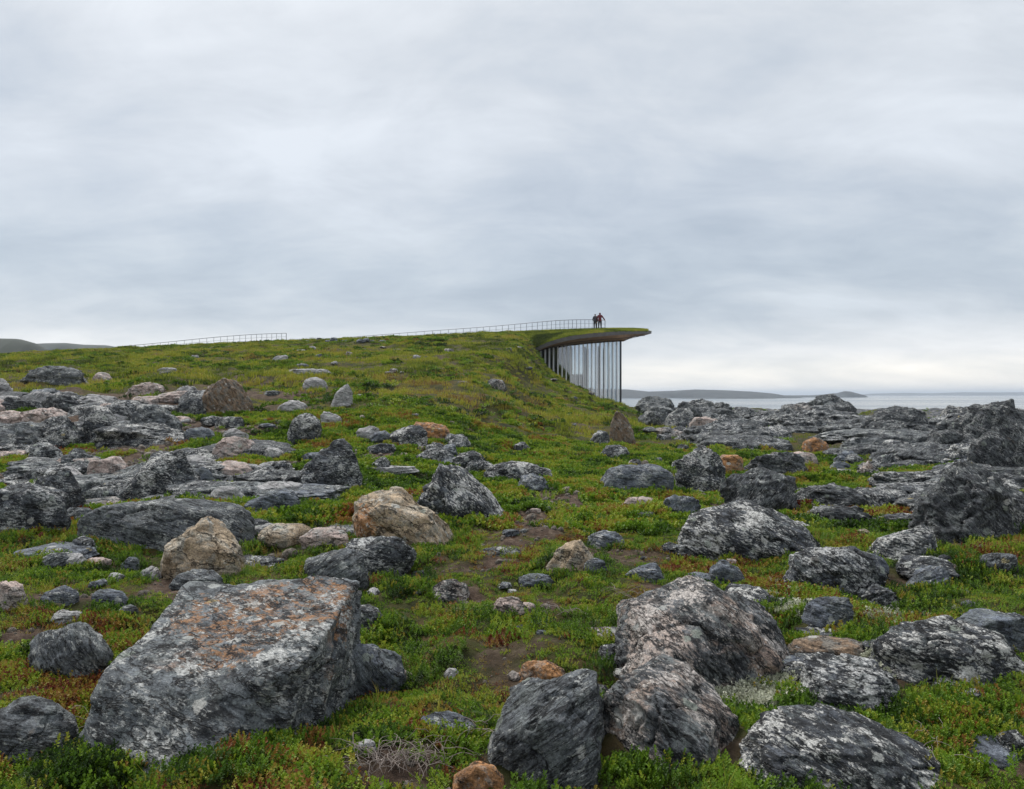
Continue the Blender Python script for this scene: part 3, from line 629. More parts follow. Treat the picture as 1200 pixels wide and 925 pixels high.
def scatter_rocks(n, win, size, mats, name, label, cat, group, seed, flat=(0.35, 0.7), styles=('boulder', 'block', 'wedge', 'outcrop'), keep=None, lvl=None, turn=6.28, marks=None):
    rg = random.Random(seed); k = 0; tries = 0
    while k < n and tries < n * 60:
        tries += 1
        px = rg.uniform(win[0], win[1]); py = win[2] + (win[3] - win[2]) * rg.random() ** 1.3
        gx, gy = ground(px, py)
        if gy > 100 or (keep and not keep(px, py, gx, gy)): continue
        pix = rg.uniform(*size)
        if any(abs(px - (q[1] + q[2]) / 2) < (pix / 2 + (q[2] - q[1]) / 2) * .85 and q[3] - 2 < py < q[4] + .32 * pix for q in HERO if q[2] - q[1] < 62 and q[5] in ('rust', 'brown', 'tan') or q[6].startswith('pale pink rock lean')): continue
        w = pix * gy / F; w = min(w, 3.2)
        h = w * rg.uniform(*flat)
        lab, grp = label, group
        if marks: mk = near_mark(gx, gy); lab = '%s near %s' % (marks, mk); grp = '%s near %s' % (group, mk)
        mt = rg.choice(mats); look = LOOK[mt]; big = 'broad' if pix > (size[0] + size[1]) / 2 else 'small'
        put_rock(name, gx, gy + w * .3, w, w * rg.uniform(.6, 1.0), h, mt, rg.randrange(9999), lvl or (5 if pix > 34 else 4 if pix > 14 else 3), '%s %s %s' % (big, look, lab), cat, '%s %s %s' % (big, look, grp),
                 style=rg.choice(styles), rotz=rg.uniform(-turn, turn), fax=(rg.uniform(-.8, .8), rg.uniform(-.4, .4), .7), rough=1.2)
        k += 1
scatter_rocks(34, (-70, 310, 466, 590), (60, 150), ['band', 'dark', 'spot', 'rib', 'pink'], 'rock_outcrop', 'low bedrock ledge of the rocky slope', 'rock outcrop', 'slope ledges', 31, (0.07, 0.16), ('outcrop', 'slab'), lvl=5, turn=.5, marks='low bedrock ledge')
scatter_rocks(18, (-40, 420, 585, 670), (60, 130), ['band', 'dark', 'grey', 'pinkdark'], 'rock_slab', 'slab flush with the heath below the rocky slope', 'rock slab', 'flush slabs below the rocky slope', 32, (0.05, 0.11), ('slab', 'outcrop'), lvl=5, turn=.5)
scatter_rocks(32, (760, 1220, 498, 590), (70, 170), ['rib', 'rib', 'dark', 'spot', 'band'], 'rock_outcrop', 'fractured bedrock ledge on the flat towards the sea', 'rock outcrop', 'sea ledges', 33, (0.09, 0.20), ('outcrop',), lvl=5, turn=.5, marks='fractured bedrock ledge',
              keep=lambda px, py, x, y: x > np.interp(y, FOOT_Y, FOOT_X) + 0.3)
scatter_rocks(14, (690, 1200, 690, 905), (50, 120), ['dark', 'grey', 'pinkdark', 'spot'], 'rock_slab', 'slab sunk in heath near the peaked boulder', 'rock slab', 'sunken slabs near the peaked boulder', 34, (0.06, 0.14), ('slab', 'outcrop'), lvl=5, turn=.5)
scatter_rocks(18, (780, 1210, 590, 720), (30, 80), ['dark', 'spot', 'grey', 'band'], 'rock', 'rock half sunk in heath around the whale-backed and domed boulders', 'rock', 'half-sunk rocks by the whaleback', 35, (0.2, 0.4), lvl=5)
scatter_rocks(26, (-30, 330, 600, 770), (14, 48), ['grey', 'band', 'dark', 'pale', 'pink'], 'stone', 'stone in heath between the lean-to and orange-topped boulders', 'stone', 'stones by the lean-to boulder', 36, (0.2, 0.42))
scatter_rocks(36, (740, 1230, 512, 625), (50, 130), ['rib', 'dark', 'spot', 'band', 'rib'], 'rock_outcrop', 'low jagged ledge between moss and shore', 'rock outcrop', 'jagged moss ledges', 37, (0.10, 0.24), ('outcrop', 'block'), lvl=5, turn=.7, marks='jagged bedrock ledge',
              keep=lambda px, py, x, y: x > np.interp(y, FOOT_Y, FOOT_X) + 0.2)
scatter_rocks(16, (330, 640, 520, 600), (14, 44), ['dark', 'pale', 'spot', 'grey'], 'stone', 'stone around the upright and streaked black boulders', 'stone', 'stones by the upright boulder', 38, (0.2, 0.4))
scatter_rocks(22, (690, 1210, 690, 915), (18, 52), ['dark', 'spot', 'grey', 'pinkdark'], 'stone', 'stone wedged in heath among the peaked and frosted boulders', 'stone', 'stones among the peaked boulder group', 41, (0.2, 0.42))
scatter_rocks(10, (400, 700, 690, 900), (14, 36), ['grey', 'pale', 'dark', 'pink'], 'stone', 'stone in the green mat between the split-faced and orange-topped boulders', 'stone', 'stones by the split-faced boulder', 42, (0.2, 0.4))
scatter_rocks(72, (735, 1010, 481, 516), (20, 50), ['dark', 'rib', 'rib', 'dark', 'band', 'pinkdark', 'spot'], 'rock', 'rock in the boulder field stretching to the shore', 'rock', 'shore rocks', 7, (0.22, 0.45), marks='shore-field rock',
              keep=lambda px, py, x, y: x > np.interp(y, FOOT_Y, FOOT_X) - 0.5)
scatter_rocks(20, (1000, 1250, 486, 514), (18, 40), ['dark', 'rib', 'rib', 'spot'], 'rock', 'rock below the outcrops that face the sea', 'rock', 'sea-facing rocks', 17, (0.2, 0.4), marks='loose rock')
scatter_rocks(28, (740, 1200, 505, 565), (12, 44), ['dark', 'spot', 'grey', 'pinkdark', 'dark', 'spot'], 'rock', 'rock on the mossy flat before the shore field', 'rock', 'mossy flat rocks', 8, (0.25, 0.5), marks='rock on mossy flat')
scatter_rocks(76, (-60, 330, 462, 590), (16, 60), ['dark', 'spot', 'grey', 'band', 'pink', 'pale', 'pink', 'pale', 'spot'], 'rock', 'stone among the rocks of the rocky slope', 'rock', 'slope stones', 9, (0.18, 0.42), marks='slope stone')
scatter_rocks(40, (130, 700, 408, 500), (6, 16), ['pale', 'pale', 'grey', 'pinkdark'], 'stone', 'stone dotting the grassy hill', 'stone', 'stones of the hill', 10, (0.15, 0.35), ('boulder', 'slab'))
scatter_rocks(10, (345, 470, 400, 402), (5, 11), ['grey', 'dark'], 'stone', 'stone on the crest of the hill', 'stone', 'stones of the crest', 12, (0.25, 0.4), ('boulder',))
scatter_rocks(30, (240, 1000, 600, 760), (8, 24), ['grey', 'pale', 'dark', 'pink'], 'stone', 'stone peeping out of the heath mat', 'stone', 'stones of the heath mat', 13, (0.2, 0.4), ('boulder', 'slab'))

# ------------------------------------------------------------------ pavilion
def tube(path, r, sides=5):
    path = [Vector(p) for p in path]; v, f = [], []
    for i, p in enumerate(path):
        d = (path[min(i + 1, len(path) - 1)] - path[max(i - 1, 0)]).normalized()
        u = d.cross(Vector((0, 0, 1)));  u = u.normalized() if u.length > 1e-4 else Vector((1, 0, 0)); w_ = d.cross(u)
        rr = r[i] if hasattr(r, '__len__') else r
        for k in range(sides):
            a = 2 * math.pi * k / sides; v.append((p + (u * math.cos(a) + w_ * math.sin(a)) * rr)[:])
    for i in range(len(path) - 1):
        for k in range(sides):
            f.append([i * sides + k, i * sides + (k + 1) % sides, (i + 1) * sides + (k + 1) % sides, (i + 1) * sides + k])
    return np.array(v), np.array(f)
def boxm(name, c, s, bev=0.0):
    bm = bmesh.new(); bmesh.ops.create_cube(bm, size=1)
    for v in bm.verts: v.co = Vector((v.co.x * s[0] + c[0], v.co.y * s[1] + c[1], v.co.z * s[2] + c[2]))
    if bev: bmesh.ops.bevel(bm, geom=bm.edges[:], offset=bev, segments=1, affect='EDGES')
    me = bpy.data.meshes.new(name); bm.to_mesh(me); bm.free(); return me
alu = plain('pale_aluminium_fin', (0.78, 0.80, 0.83), 0.4, 0.0, 0.04)
dark_metal = plain('dark_steel', (0.06, 0.065, 0.075), 0.5, 0.7, 0.15)
timber = plain('brown_timber_soffit', (0.32, 0.20, 0.125), 0.7, 0, 0.35, 3.0)
corten = plain('grey_roof_edge', (0.13, 0.125, 0.125), 0.7, 0, 0.25, 2.0)
corem = plain('dark_timber_core', (0.045, 0.034, 0.030), 0.8, 0, 0.3, 2.0)
conc = plain('pale_concrete_floor', (0.42, 0.41, 0.40), 0.8, 0, 0.1, 1.0)
turf = plain('roof_turf', (0.075, 0.090, 0.022), 0.95, 0, 0.5, 3.0, 0.05)
m, T, b, out = new_mat('window_glass')
b.inputs['Base Color'].default_value = (0.02, 0.025, 0.03, 1); b.inputs['Roughness'].default_value = 0.03
tr = T.n('ShaderNodeBsdfTransparent', ins={0: (0.60, 0.67, 0.72, 1)}); gl = T.n('ShaderNodeBsdfGlossy', ins={0: (0.9, 0.94, 1, 1), 'Roughness': 0.04})
fr = T.n('ShaderNodeFresnel', ins={'IOR': 1.7}); mx = T.n('ShaderNodeMixShader')
T.link(T.math('ADD', fr.outputs[0], 0.10, True), mx.inputs[0]); T.link(tr.outputs[0], mx.inputs[1]); T.link(gl.outputs[0], mx.inputs[2]); T.link(mx.outputs[0], out.inputs[0])
T.t.nodes.remove(b); glass = m

pav = bpy.data.objects.new('glass_pavilion', None); COL.objects.link(pav); pav.location = (6.6, 82, 0)
tag(pav, 'glass-fronted pavilion with pale vertical fins under a curving turf roof on the hill', 'pavilion')
PL = Vector(pav.location)
def pobj(name, me, mat, parent=pav):
    o = obj(name, me, mat)
    o.parent = parent; o.matrix_parent_inverse = parent.matrix_basis.inverted() if parent is pav else Matrix(); return o
bpy.context.view_layer.update()
# glass-line and ceiling height along the front
GS = [(629, 411), (640, 408.5), (655, 406.5), (672, 405), (690, 403), (710, 401.5), (728, 400.5)]
def front(px):
    """plan point of the glass line under a photograph column"""
    d = 80.0
    for _ in range(6):
        x = (px - 600) * d / F; d = float(np.interp(x, GX, GY))
    return (px - 600) * d / F, d
def ctop(px, d): return EYE - (np.interp(px, [g[0] for g in GS], [g[1] for g in GS]) - 462.5) * d / F
NP = 20
cols_px = np.linspace(629.5, 727.3, NP + 1)
for i, px in enumerate(cols_px):
    x, d = front(px); zt = float(ctop(px, d)); zb = min(float(height(x, d - 0.2, False)) - 0.5, 0.2)
    x2, d2 = front(px + 1.0); ang = math.atan2(d2 - d, x2 - x)
    if i < NP:
        me = boxm('fin', (0, -0.13, (zt + zb) / 2), (0.10, 0.16, zt - zb)); o = pobj('fin', me, alu)
    else:
        me = boxm('corner_post', (0, 0, (zt + zb) / 2), (0.16, 0.22, zt - zb)); o = pobj('corner_post', me, dark_metal)
    me.transform(Matrix.Translation((x, d, 0)) @ Matrix.Rotation(ang, 4, 'Z'))
    if i < NP:
        xn, dn = front(cols_px[i + 1]); ztn = float(ctop(cols_px[i + 1], dn))
        v = [(x, d, zb), (xn, dn, zb), (xn, dn, ztn), (x, d, zt)]
        nrm = Vector((dn - d, -(xn - x), 0)).normalized() * 0.03
        v2 = [(p[0] + nrm.x, p[1] + nrm.y, p[2]) for p in v]
        me = mesh_np('glass_pane', v + v2, [[0, 3, 2, 1], [4, 5, 6, 7], [0, 1, 5, 4], [1, 2, 6, 5], [2, 3, 7, 6], [3, 0, 4, 7]], False)
        pobj('glass_pane', me, glass)
# back and side glazing: open to the sea
xb, db = front(727.3)
for k in range(6):
    t = k / 5; x = xb + (4.6 - xb) * t; y = 90.0 + 0.6 * t
    pobj('fin', boxm('fin', (x, y, 3.0), (0.09, 0.25, 6.6)), alu)
pobj('floor_slab', boxm('floor_slab', (6.7, 85.7, FLOOR_Z - 0.1), (8.3, 9.6, 0.2)), conc)
pobj('core_wall', boxm('core_wall', (4.2, 82.2, 3.4), (3.9, 0.3, 6.4)), corem)
pobj('core_wall', boxm('core_wall', (6.1, 86.0, 3.4), (0.3, 7.4, 6.4)), corem)
for cx_, cy_ in ((7.7, 84.2), (9.1, 83.4), (10.0, 86.5), (8.3, 87.6)):          # round columns in the room
    v, f = tube([(cx_, cy_, FLOOR_Z), (cx_, cy_, 6.7)], 0.14, 12); pobj('column', mesh_np('column', v, f), conc)
pobj('partition', boxm('partition', (7.25, 86.6, 1.9), (1.5, 0.15, 3.9)), plain('grey_partition', (0.30, 0.31, 0.33), 0.8))
pobj('counter', boxm('counter', (8.9, 85.4, 0.75), (1.6, 0.6, 1.6), 0.03), corem)
pobj('display_board', boxm('display_board', (8.1, 83.0, 1.2), (0.7, 0.08, 2.3)), plain('purple_grey_board', (0.16, 0.13, 0.20), 0.7))
# roof: front edge (photograph column, row, distance), ridge line behind it, far edge
FE = [(622, 409.5, 79.6), (628, 408.0, 78.9), (634, 404.8, 78.4), (642, 401.3, 77.9), (655, 397.2, 77.5), (672, 393.6, 77.3), (690, 391.2, 77.4), (710, 389.6, 78.2), (730, 388.6, 79.8), (748, 388.2, 82.0), (759, 388.4, 84.6), (763.5, 388.8, 87.0)]
def smooth_line(pts, n):
    a = np.array(pts, float); t = np.linspace(0, len(a) - 1, n); k = np.arange(len(a))
    out = np.stack([np.interp(t, k, a[:, j]) for j in range(a.shape[1])], -1)
    for _ in range(12): out[1:-1] = (out[:-2] + 2 * out[1:-1] + out[2:]) / 4
    return out
NE = 60
fe = np.array([pt(*q)[:] for q in smooth_line(FE, NE)])
RG = [(600, 389.3, 86), (611, 388.7, 86.2), (626, 388.0, 86.4), (650, 387.0, 86.4), (672, 386.4, 86.4), (690, 386.0, 86.4), (708, 385.8, 86.6), (726, 385.7, 87.0), (740, 385.9, 87.6), (752, 386.4, 88.4), (760, 387.2, 89.2), (763.8, 388.3, 89.8)]
rg_ = np.array([pt(*q)[:] for q in smooth_line(RG, NE)])
be = rg_ + np.stack([np.linspace(-1.5, -0.6, NE), np.linspace(8, 3.2, NE), np.full(NE, -0.25)], -1)
top = []
for t in np.linspace(0, 1, 12):
    p = fe * (1 - t) + rg_ * t; p[:, 2] += 0.28 * math.sin(t * math.pi) * np.linspace(1, 0.2, NE); top.append(p)
for t in np.linspace(0.2, 1, 5): top.append(rg_ * (1 - t) + be * t)
top = np.array(top); kk = len(top)
def grid_faces(a, bnum):
    i = np.arange(a - 1)[:, None] * bnum + np.arange(bnum - 1)[None, :]
    return np.stack([i, i + 1, i + 1 + bnum, i + bnum], -1).reshape(-1, 4)
nzz = (np.arange(kk * NE) >= NE)[:, None] * fbm3(top.reshape(-1, 3), 0.9, 4, 77)[:, None] * np.array([0, 0, 0.05])
roof = pobj('turf_roof', mesh_np('turf_roof', top.reshape(-1, 3) + nzz, grid_faces(kk, NE)), turf)
# fascia (grey rim) and timber soffit running back to the ceiling
fth = np.interp(np.linspace(0, 1, NE), [0, .12, .6, 1], [.12, .36, .36, .22])
f0 = fe + np.array([0, -.03, .03]); f1 = fe.copy(); f1[:, 2] -= fth; f1[:, 1] += 0.05
pobj('fascia', mesh_np('fascia', np.concatenate([f1, f0]), grid_faces(2, NE)), corten)
s0 = f1 + np.array([0, .02, 0.01])
pxs = 600 + fe[:, 0] / fe[:, 1] * F
cx, cy, cz = [], [], []
for q in np.clip(pxs, 629, 731):
    x, d = front(min(q, 728)); cx.append(x + (max(0, q - 728)) * d / F); cy.append(d); cz.append(float(ctop(min(q, 728), d)))
cpts = np.stack([cx, np.array(cy) + 0.1, np.array(cz) + 0.04], -1)
tail = np.clip((pxs - 731) / (763 - 731), 0, 1)                     # the tip's underside sweeps back up to the rim
cpts[:, 0] += tail * 1.6; cpts[:, 1] += tail * 5.0; cpts[:, 2] += tail * 0.9
sof = []
for t in np.linspace(0, 1, 9):
    p = s0 * (1 - t) + cpts * t; p[:, 2] -= 0.10 * math.sin(t * math.pi); sof.append(p)
sf = pobj('soffit', mesh_np('soffit', np.array(sof).reshape(-1, 3), grid_faces(9, NE)), timber)
for tline in (0.33, 0.62, 0.88):                                    # shadow battens along the curve
    p = s0 * (1 - tline) + cpts * tline; p[:, 2] -= 0.10 * math.sin(tline * math.pi) + 0.02
    q = p.copy(); q[:, 2] -= 0.05; q[:, 1] += 0.02
    r2 = p.copy(); r2[:, 1] += 0.10
    bt = obj('batten', mesh_np('batten', np.concatenate([p, q, r2]), np.concatenate([grid_faces(2, NE), np.stack([np.arange(NE - 1) + NE, np.arange(NE - 1) + NE + 1, np.arange(NE - 1) + 2 * NE + 1, np.arange(NE - 1) + 2 * NE], -1)])), corem)
    bt.parent = sf; bt.matrix_parent_inverse = Matrix.Translation(-PL) if False else Matrix()
# ceiling over the room behind the glass, hung under the roof
cl0 = cpts.copy(); cl1 = be.copy(); cl1[:, 2] -= 0.45
keepi = np.arange(NE)[(pxs > 629) & (pxs < 733)]
cc = np.array([cl0[keepi], cl0[keepi] * .5 + cl1[keepi] * .5 + np.array([0, 0, -.05]), cl1[keepi]])
pobj('ceiling', mesh_np('ceiling', cc.reshape(-1, 3), grid_faces(3, len(keepi))), conc)

# ------------------------------------------------------------------ railings
steel = plain('galvanised_railing', (0.17, 0.18, 0.20), 0.5, 0.5, 0.15)
def roof_z(x, y):
    z = float(height(x, y))
    g = top.reshape(-1, 3); i = int(np.argmin((g[:, 0] - x) ** 2 + (g[:, 1] - y) ** 2))
    return max(z, float(g[i, 2])) if (g[i, 0] - x) ** 2 + (g[i, 1] - y) ** 2 < 1.0 else z
def railing(line, n, label):
    e = bpy.data.objects.new('railing', None); COL.objects.link(e)
    tag(e, label, 'railing')
    ln = smooth_line(line, n); tops = [pt(*q) for q in ln]
    c0 = tops[0].copy(); c0.z = roof_z(c0.x, c0.y); e.location = c0
    for i, p in enumerate(tops):
        zb = min(roof_z(p.x, p.y) - 0.05, p.z - 0.9)
        r = 0.035 if i in (0, n - 1) else 0.024
        v, f = tube([(p.x, p.y, zb), (p.x, p.y, p.z)], r, 6); v = v - np.array(c0)
        obj('post', mesh_np('post', v, f), steel, e)
    for dz, r in ((0, 0.032), (-0.42, 0.014), (-0.80, 0.014)):
        v, f = tube([(p.x, p.y, p.z + dz) for p in tops], r, 6); obj('handrail' if dz == 0 else 'rail', mesh_np('rail', v - np.array(c0), f), steel, e)
    return e
railing([(709, 375.4, 85.6), (690, 374.6, 85.8), (670, 374.8, 86.5), (650, 375.8, 87), (630, 377.6, 88), (600, 380.6, 90), (570, 383.2, 92), (540, 385.4, 94), (500, 388.2, 97), (460, 391.4, 100), (420, 394.6, 103), (370, 398.6, 106)], 46,
        'long steel railing climbing along the turf roof to the pavilion tip')
railing([(335.5, 390.6, 94), (318, 391.0, 94.3), (300, 391.8, 95), (280, 393.0, 95.6), (255, 395.0, 96.5), (230, 397.4, 97.5), (200, 400.8, 99), (170, 403.8, 100.5), (140, 406.2, 102)], 26,
        'short steel railing ending abruptly on the hill crest apart from the pavilion')

# ------------------------------------------------------------------ two people on the roof
skinm = plain('skin', (0.50, 0.33, 0.25), 0.6); blackc = plain('black_outdoor_cloth', (0.018, 0.018, 0.022), 0.85, var=.3)
redc = plain('dark_red_jacket_cloth', (0.12, 0.016, 0.022), 0.8, var=.3); greyc = plain('charcoal_jacket_cloth', (0.045, 0.042, 0.055), 0.85, var=.3)
hairm = plain('dark_hair', (0.025, 0.016, 0.012), 0.7, var=.4); bootm = plain('boot_leather', (0.03, 0.025, 0.02), 0.7)
def person(x, y, z, rz, H, pose, top_mat, leg_mat, hood, label):
    k = H / 1.75
    J = {'pel': (0, 0, .95, .135), 'wai': (0, .01, 1.10, .125), 'che': (0, .02, 1.32, .155), 'nek': (0, .025, 1.50, .062), 'hd0': (0, .045, 1.58, .075), 'hd1': (0, .055, 1.66, .092), 'hd2': (0, .05, 1.735, .06)}
    E = [('pel', 'wai'), ('wai', 'che'), ('che', 'nek'), ('nek', 'hd0'), ('hd0', 'hd1'), ('hd1', 'hd2')]
    for s, sd in ((-1, 'l'), (1, 'r')):
        st = pose['step'][0 if s < 0 else 1]
        J.update({sd + 'hip': (s * .10, 0, .90, .105), sd + 'kne': (s * .115, st * .5 + .03, .50, .068), sd + 'ank': (s * .12, st, .09, .045), sd + 'toe': (s * .13, st + .16, .035, .036)})
        E += [('pel', sd + 'hip'), (sd + 'hip', sd + 'kne'), (sd + 'kne', sd + 'ank'), (sd + 'ank', sd + 'toe')]
        el, wr = pose[sd]
        J.update({sd + 'sho': (s * .19, .02, 1.42, .075), sd + 'elb': (*el, .052), sd + 'wri': (*wr, .036)})
        hd = Vector(wr) + (Vector(wr) - Vector(el)).normalized() * .09; J[sd + 'pal'] = (*hd, .034)
        E += [('che', sd + 'sho'), (sd + 'sho', sd + 'elb'), (sd + 'elb', sd + 'wri'), (sd + 'wri', sd + 'pal')]
        fw = (Vector(wr) - Vector(el)).normalized()
        for q in range(5):
            a = Vector((0, (q - 2) * .017, 0)) if q < 4 else Vector((0, .045, 0)); ln = (.07, .08, .075, .06, .03)[q]
            J[sd + 'f%d' % q] = (*(hd + a + fw * ln), .011); E.append((sd + 'pal', sd + 'f%d' % q))
    names = list(J); me = bpy.data.meshes.new('body'); me.from_pydata([Vector(J[n_][:3]) * k for n_ in names], [(names.index(a), names.index(b_)) for a, b_ in E], [])
    tmp = bpy.data.objects.new('tmp', me); COL.objects.link(tmp)
    sk = tmp.modifiers.new('s', 'SKIN'); ss = tmp.modifiers.new('u', 'SUBSURF'); ss.levels = 2; ss.render_levels = 2
    for i, n_ in enumerate(names):
        sv_ = me.skin_vertices[0].data[i]; sv_.radius = (J[n_][3] * k, J[n_][3] * k); sv_.use_root = (n_ == 'pel')
    dg = bpy.context.evaluated_depsgraph_get(); ev = bpy.data.meshes.new_from_object(tmp.evaluated_get(dg)); bpy.data.objects.remove(tmp)
    ev.materials.clear()
    for p in ev.polygons: p.use_smooth = True
    o = obj('person', ev, skinm, None, (x, y, z)); o.rotation_euler = (0, 0, rz); tag(o, label, 'person')
    co = np.array([v.co[:] for v in ev.vertices]); nr = np.array([v.normal[:] for v in ev.vertices])
    wl = Vector(pose['l'][1]) * k; wr_ = Vector(pose['r'][1]) * k
    hand = np.minimum(np.linalg.norm(co - np.array(wl), axis=1), np.linalg.norm(co - np.array(wr_), axis=1)) < .0
    el_ = [np.array(pose[s][0]) * k for s in 'lr']; wv = [np.array(pose[s][1]) * k for s in 'lr']
    for i in range(2):
        dirv = (wv[i] - el_[i]) / np.linalg.norm(wv[i] - el_[i]); hand |= (((co - wv[i]) @ dirv) > 0) & (np.linalg.norm(co - wv[i], axis=1) < .24)
    zc = co[:, 2] / k
    arm = np.abs(co[:, 0]) / k > .225
    def shell(name, mask, off, mat):
        fc = [list(p.vertices) for p in ev.polygons if all(mask[v] for v in p.vertices)]
        idx = {v: i for i, v in enumerate(sorted({v for q in fc for v in q}))}
        m2 = bpy.data.meshes.new(name); m2.from_pydata([tuple(co[v] + nr[v] * off) for v in idx], [], [[idx[v] for v in q] for q in fc])
        for p in m2.polygons: p.use_smooth = True
        obj(name, m2, mat, o)
    shell('jacket', ((zc > .86) & (zc < 1.52) | arm & (zc > .7)) & ~hand, .022, top_mat)
    shell('trousers', (zc < .95) & (zc > .07) & ~arm & ~hand, .014, leg_mat)
    shell('boots', (zc < .15) & ~arm, .016, bootm)
    shell('hood' if hood else 'hair', (zc > (1.50 if hood else 1.60)) & ((co[:, 1] / k < .09) | (zc > 1.70)), .02, top_mat if hood else hairm)
    return o
px_, dd = 697.6, 84.6; q = pt(px_, 386, dd); q2 = pt(703.0, 386, dd - .1)
person(q.x, q.y, roof_z(q.x, q.y) - 0.02, R(8), 1.60, {'step': (-.03, .04), 'l': ((-.27, .05, 1.14), (-.20, .22, 1.02)), 'r': ((.27, .0, 1.13), (.28, .10, .90))}, greyc, blackc, False,
       'person in charcoal jacket standing at the roof railing, seen from behind')
person(q2.x, q2.y, roof_z(q2.x, q2.y) - 0.02, R(-10), 1.80, {'step': (-.10, .09), 'l': ((-.29, .0, 1.16), (-.30, .12, .95)), 'r': ((.33, .03, 1.22), (.48, .14, 1.02))}, redc, blackc, True,
       'taller person in dark red hooded jacket with one arm out towards the railing end')

# ------------------------------------------------------------------ plants: instanced clumps
def leaf_mat(name, stops, rough=0.55, trans=0.25):
    m, T, b, out = new_mat(name)
    a = T.n('ShaderNodeAttribute', attribute_name='tint', attribute_type='INSTANCER').outputs['Fac']
    lf = T.n('ShaderNodeAttribute', attribute_name='leafvar', attribute_type='GEOMETRY').outputs['Fac']
    t = T.math('ADD', a, T.math('MULTIPLY', T.math('SUBTRACT', lf, 0.5), 0.22), True)
    col = T.ramp(t, stops)
    T.link(col, b.inputs['Base Color']); b.inputs['Roughness'].default_value = rough; b.inputs['Specular IOR Level'].default_value = 0.25
    tl = T.n('ShaderNodeBsdfTranslucent'); T.link(col, tl.inputs[0])
    mx = T.n('ShaderNodeMixShader', ins={0: trans}); T.link(b.outputs[0], mx.inputs[1]); T.link(tl.outputs[0], mx.inputs[2]); T.link(mx.outputs[0], out.inputs[0])
    return m
HEATH = [(0.0, (0.016, 0.034, 0.006)), (0.20, (0.050, 0.108, 0.009)), (0.42, (0.150, 0.260, 0.016)), (0.58, (0.29, 0.34, 0.030)), (0.72, (0.28, 0.19, 0.035)), (0.86, (0.22, 0.080, 0.022)), (1.0, (0.13, 0.026, 0.013))]
GRASS = [(0.0, (0.022, 0.040, 0.008)), (0.25, (0.080, 0.110, 0.014)), (0.5, (0.225, 0.27, 0.026)), (0.72, (0.36, 0.34, 0.045)), (0.88, (0.27, 0.18, 0.055)), (1.0, (0.15, 0.080, 0.036))]
heathm = leaf_mat('crowberry_leaves', HEATH); grassm = leaf_mat('hill_grass_blades', GRASS, 0.7, 0.3)
lichm = leaf_mat('reindeer_lichen_tips', [(0, (0.32, 0.34, 0.24)), (1, (0.58, 0.58, 0.46))], 0.9, 0.1)
twigm = plain('dead_grey_twig', (0.23, 0.19, 0.165), 0.9, var=.45, scale=20)
pebm = rock_mat('pebble_stone', (0.08, 0.06, 0.05), (0.24, 0.19, 0.15), (0.40, 0.34, 0.27), 0.1, (0.5, 0.48, 0.45), 0.0, -0.1, 1.0)

def heath_clump(seed, rad, nshoot, nleaf, hgt, leaf, wide=.30):
    rg = np.random.RandomState(seed); v, f, lv = [], [], []
    for s in range(nshoot):
        a = rg.uniform(0, 6.28); r = rad * math.sqrt(rg.uniform(0, 1)); bx, by = r * math.cos(a), r * math.sin(a)
        hh = hgt * rg.uniform(.5, 1.1) * (1 - .45 * (r / rad) ** 2); lx, ly = rg.normal(0, .25, 2) * hh; tint = rg.uniform(0, 1)
        for q in range(nleaf):
            t = (q + .6) / nleaf; c = np.array([bx + lx * t, by + ly * t, hh * t])
            th = q * 2.4 + rg.uniform(0, .6); el = .15 + .9 * t + rg.uniform(-.2, .2)
            d = np.array([math.cos(th) * math.cos(el), math.sin(th) * math.cos(el), math.sin(el)]); sd = np.array([-math.sin(th), math.cos(th), 0])
            L = leaf * rg.uniform(.7, 1.2); Wd = L * wide; k = len(v)
            up = np.cross(d, sd) * L * 0.10
            v += [c, c + d * L * .55 + sd * Wd + up, c + d * L, c + d * L * .55 - sd * Wd + up]; f.append([k, k + 1, k + 2, k + 3]); lv += [tint * .6 + .4 * t] * 4
    me = mesh_np('heath_clump', v, f, False); attr(me, 'leafvar', lv); me.materials.append(heathm); return me
def grass_tuft(seed, nbl, rad, hgt, wid, mat=None):
    rg = np.random.RandomState(seed); v, f, lv = [], [], []
    for s in range(nbl):
        a = rg.uniform(0, 6.28); r = rad * math.sqrt(rg.uniform()); c = np.array([r * math.cos(a), r * math.sin(a), -0.02]); th = rg.uniform(0, 6.28)
        out_ = np.array([math.cos(th), math.sin(th), 0]); sd = np.array([-math.sin(th), math.cos(th), 0]) * wid * rg.uniform(.6, 1.2); hh = hgt * rg.uniform(.45, 1.1); bend = rg.uniform(.1, .8) * hh
        k = len(v); m1 = c + np.array([0, 0, hh * .6]) + out_ * bend * .3; tp = c + np.array([0, 0, hh]) + out_ * bend
        v += [c - sd, c + sd, m1 + sd * .8, m1 - sd * .8, tp]; f += [[k, k + 1, k + 2, k + 3], [k + 3, k + 2, k + 4, k + 4]]; lv += [rg.uniform()] * 5
    f2 = []
    for q in f: f2 += [[q[0], q[1], q[2]]] + ([[q[0], q[2], q[3]]] if q[2] != q[3] else [])
    me = mesh_np('grass_tuft', v, f2, False); attr(me, 'leafvar', lv); me.materials.append(mat or grassm); return me
def src(name, meshes):
    c = bpy.data.collections.new(name)
    for i, me in enumerate(meshes): c.objects.link(bpy.data.objects.new('%s_%02d' % (name, i), me))
    return c
near_src = src('near_heath', [heath_clump(100 + i, .075, 9, 13, .055, .017) for i in range(5)])
birch_src = src('birch_heath', [heath_clump(170 + i, .085, 13, 10, .07, .0135, .44) for i in range(4)])
moss_src = src('moss_mat', [heath_clump(180 + i, .085, 26, 8, .030, .010, .35) for i in range(3)])
bush_src = src('bush_heath', [heath_clump(140 + i, .10, 17, 20, .095, .0165) for i in range(4)])
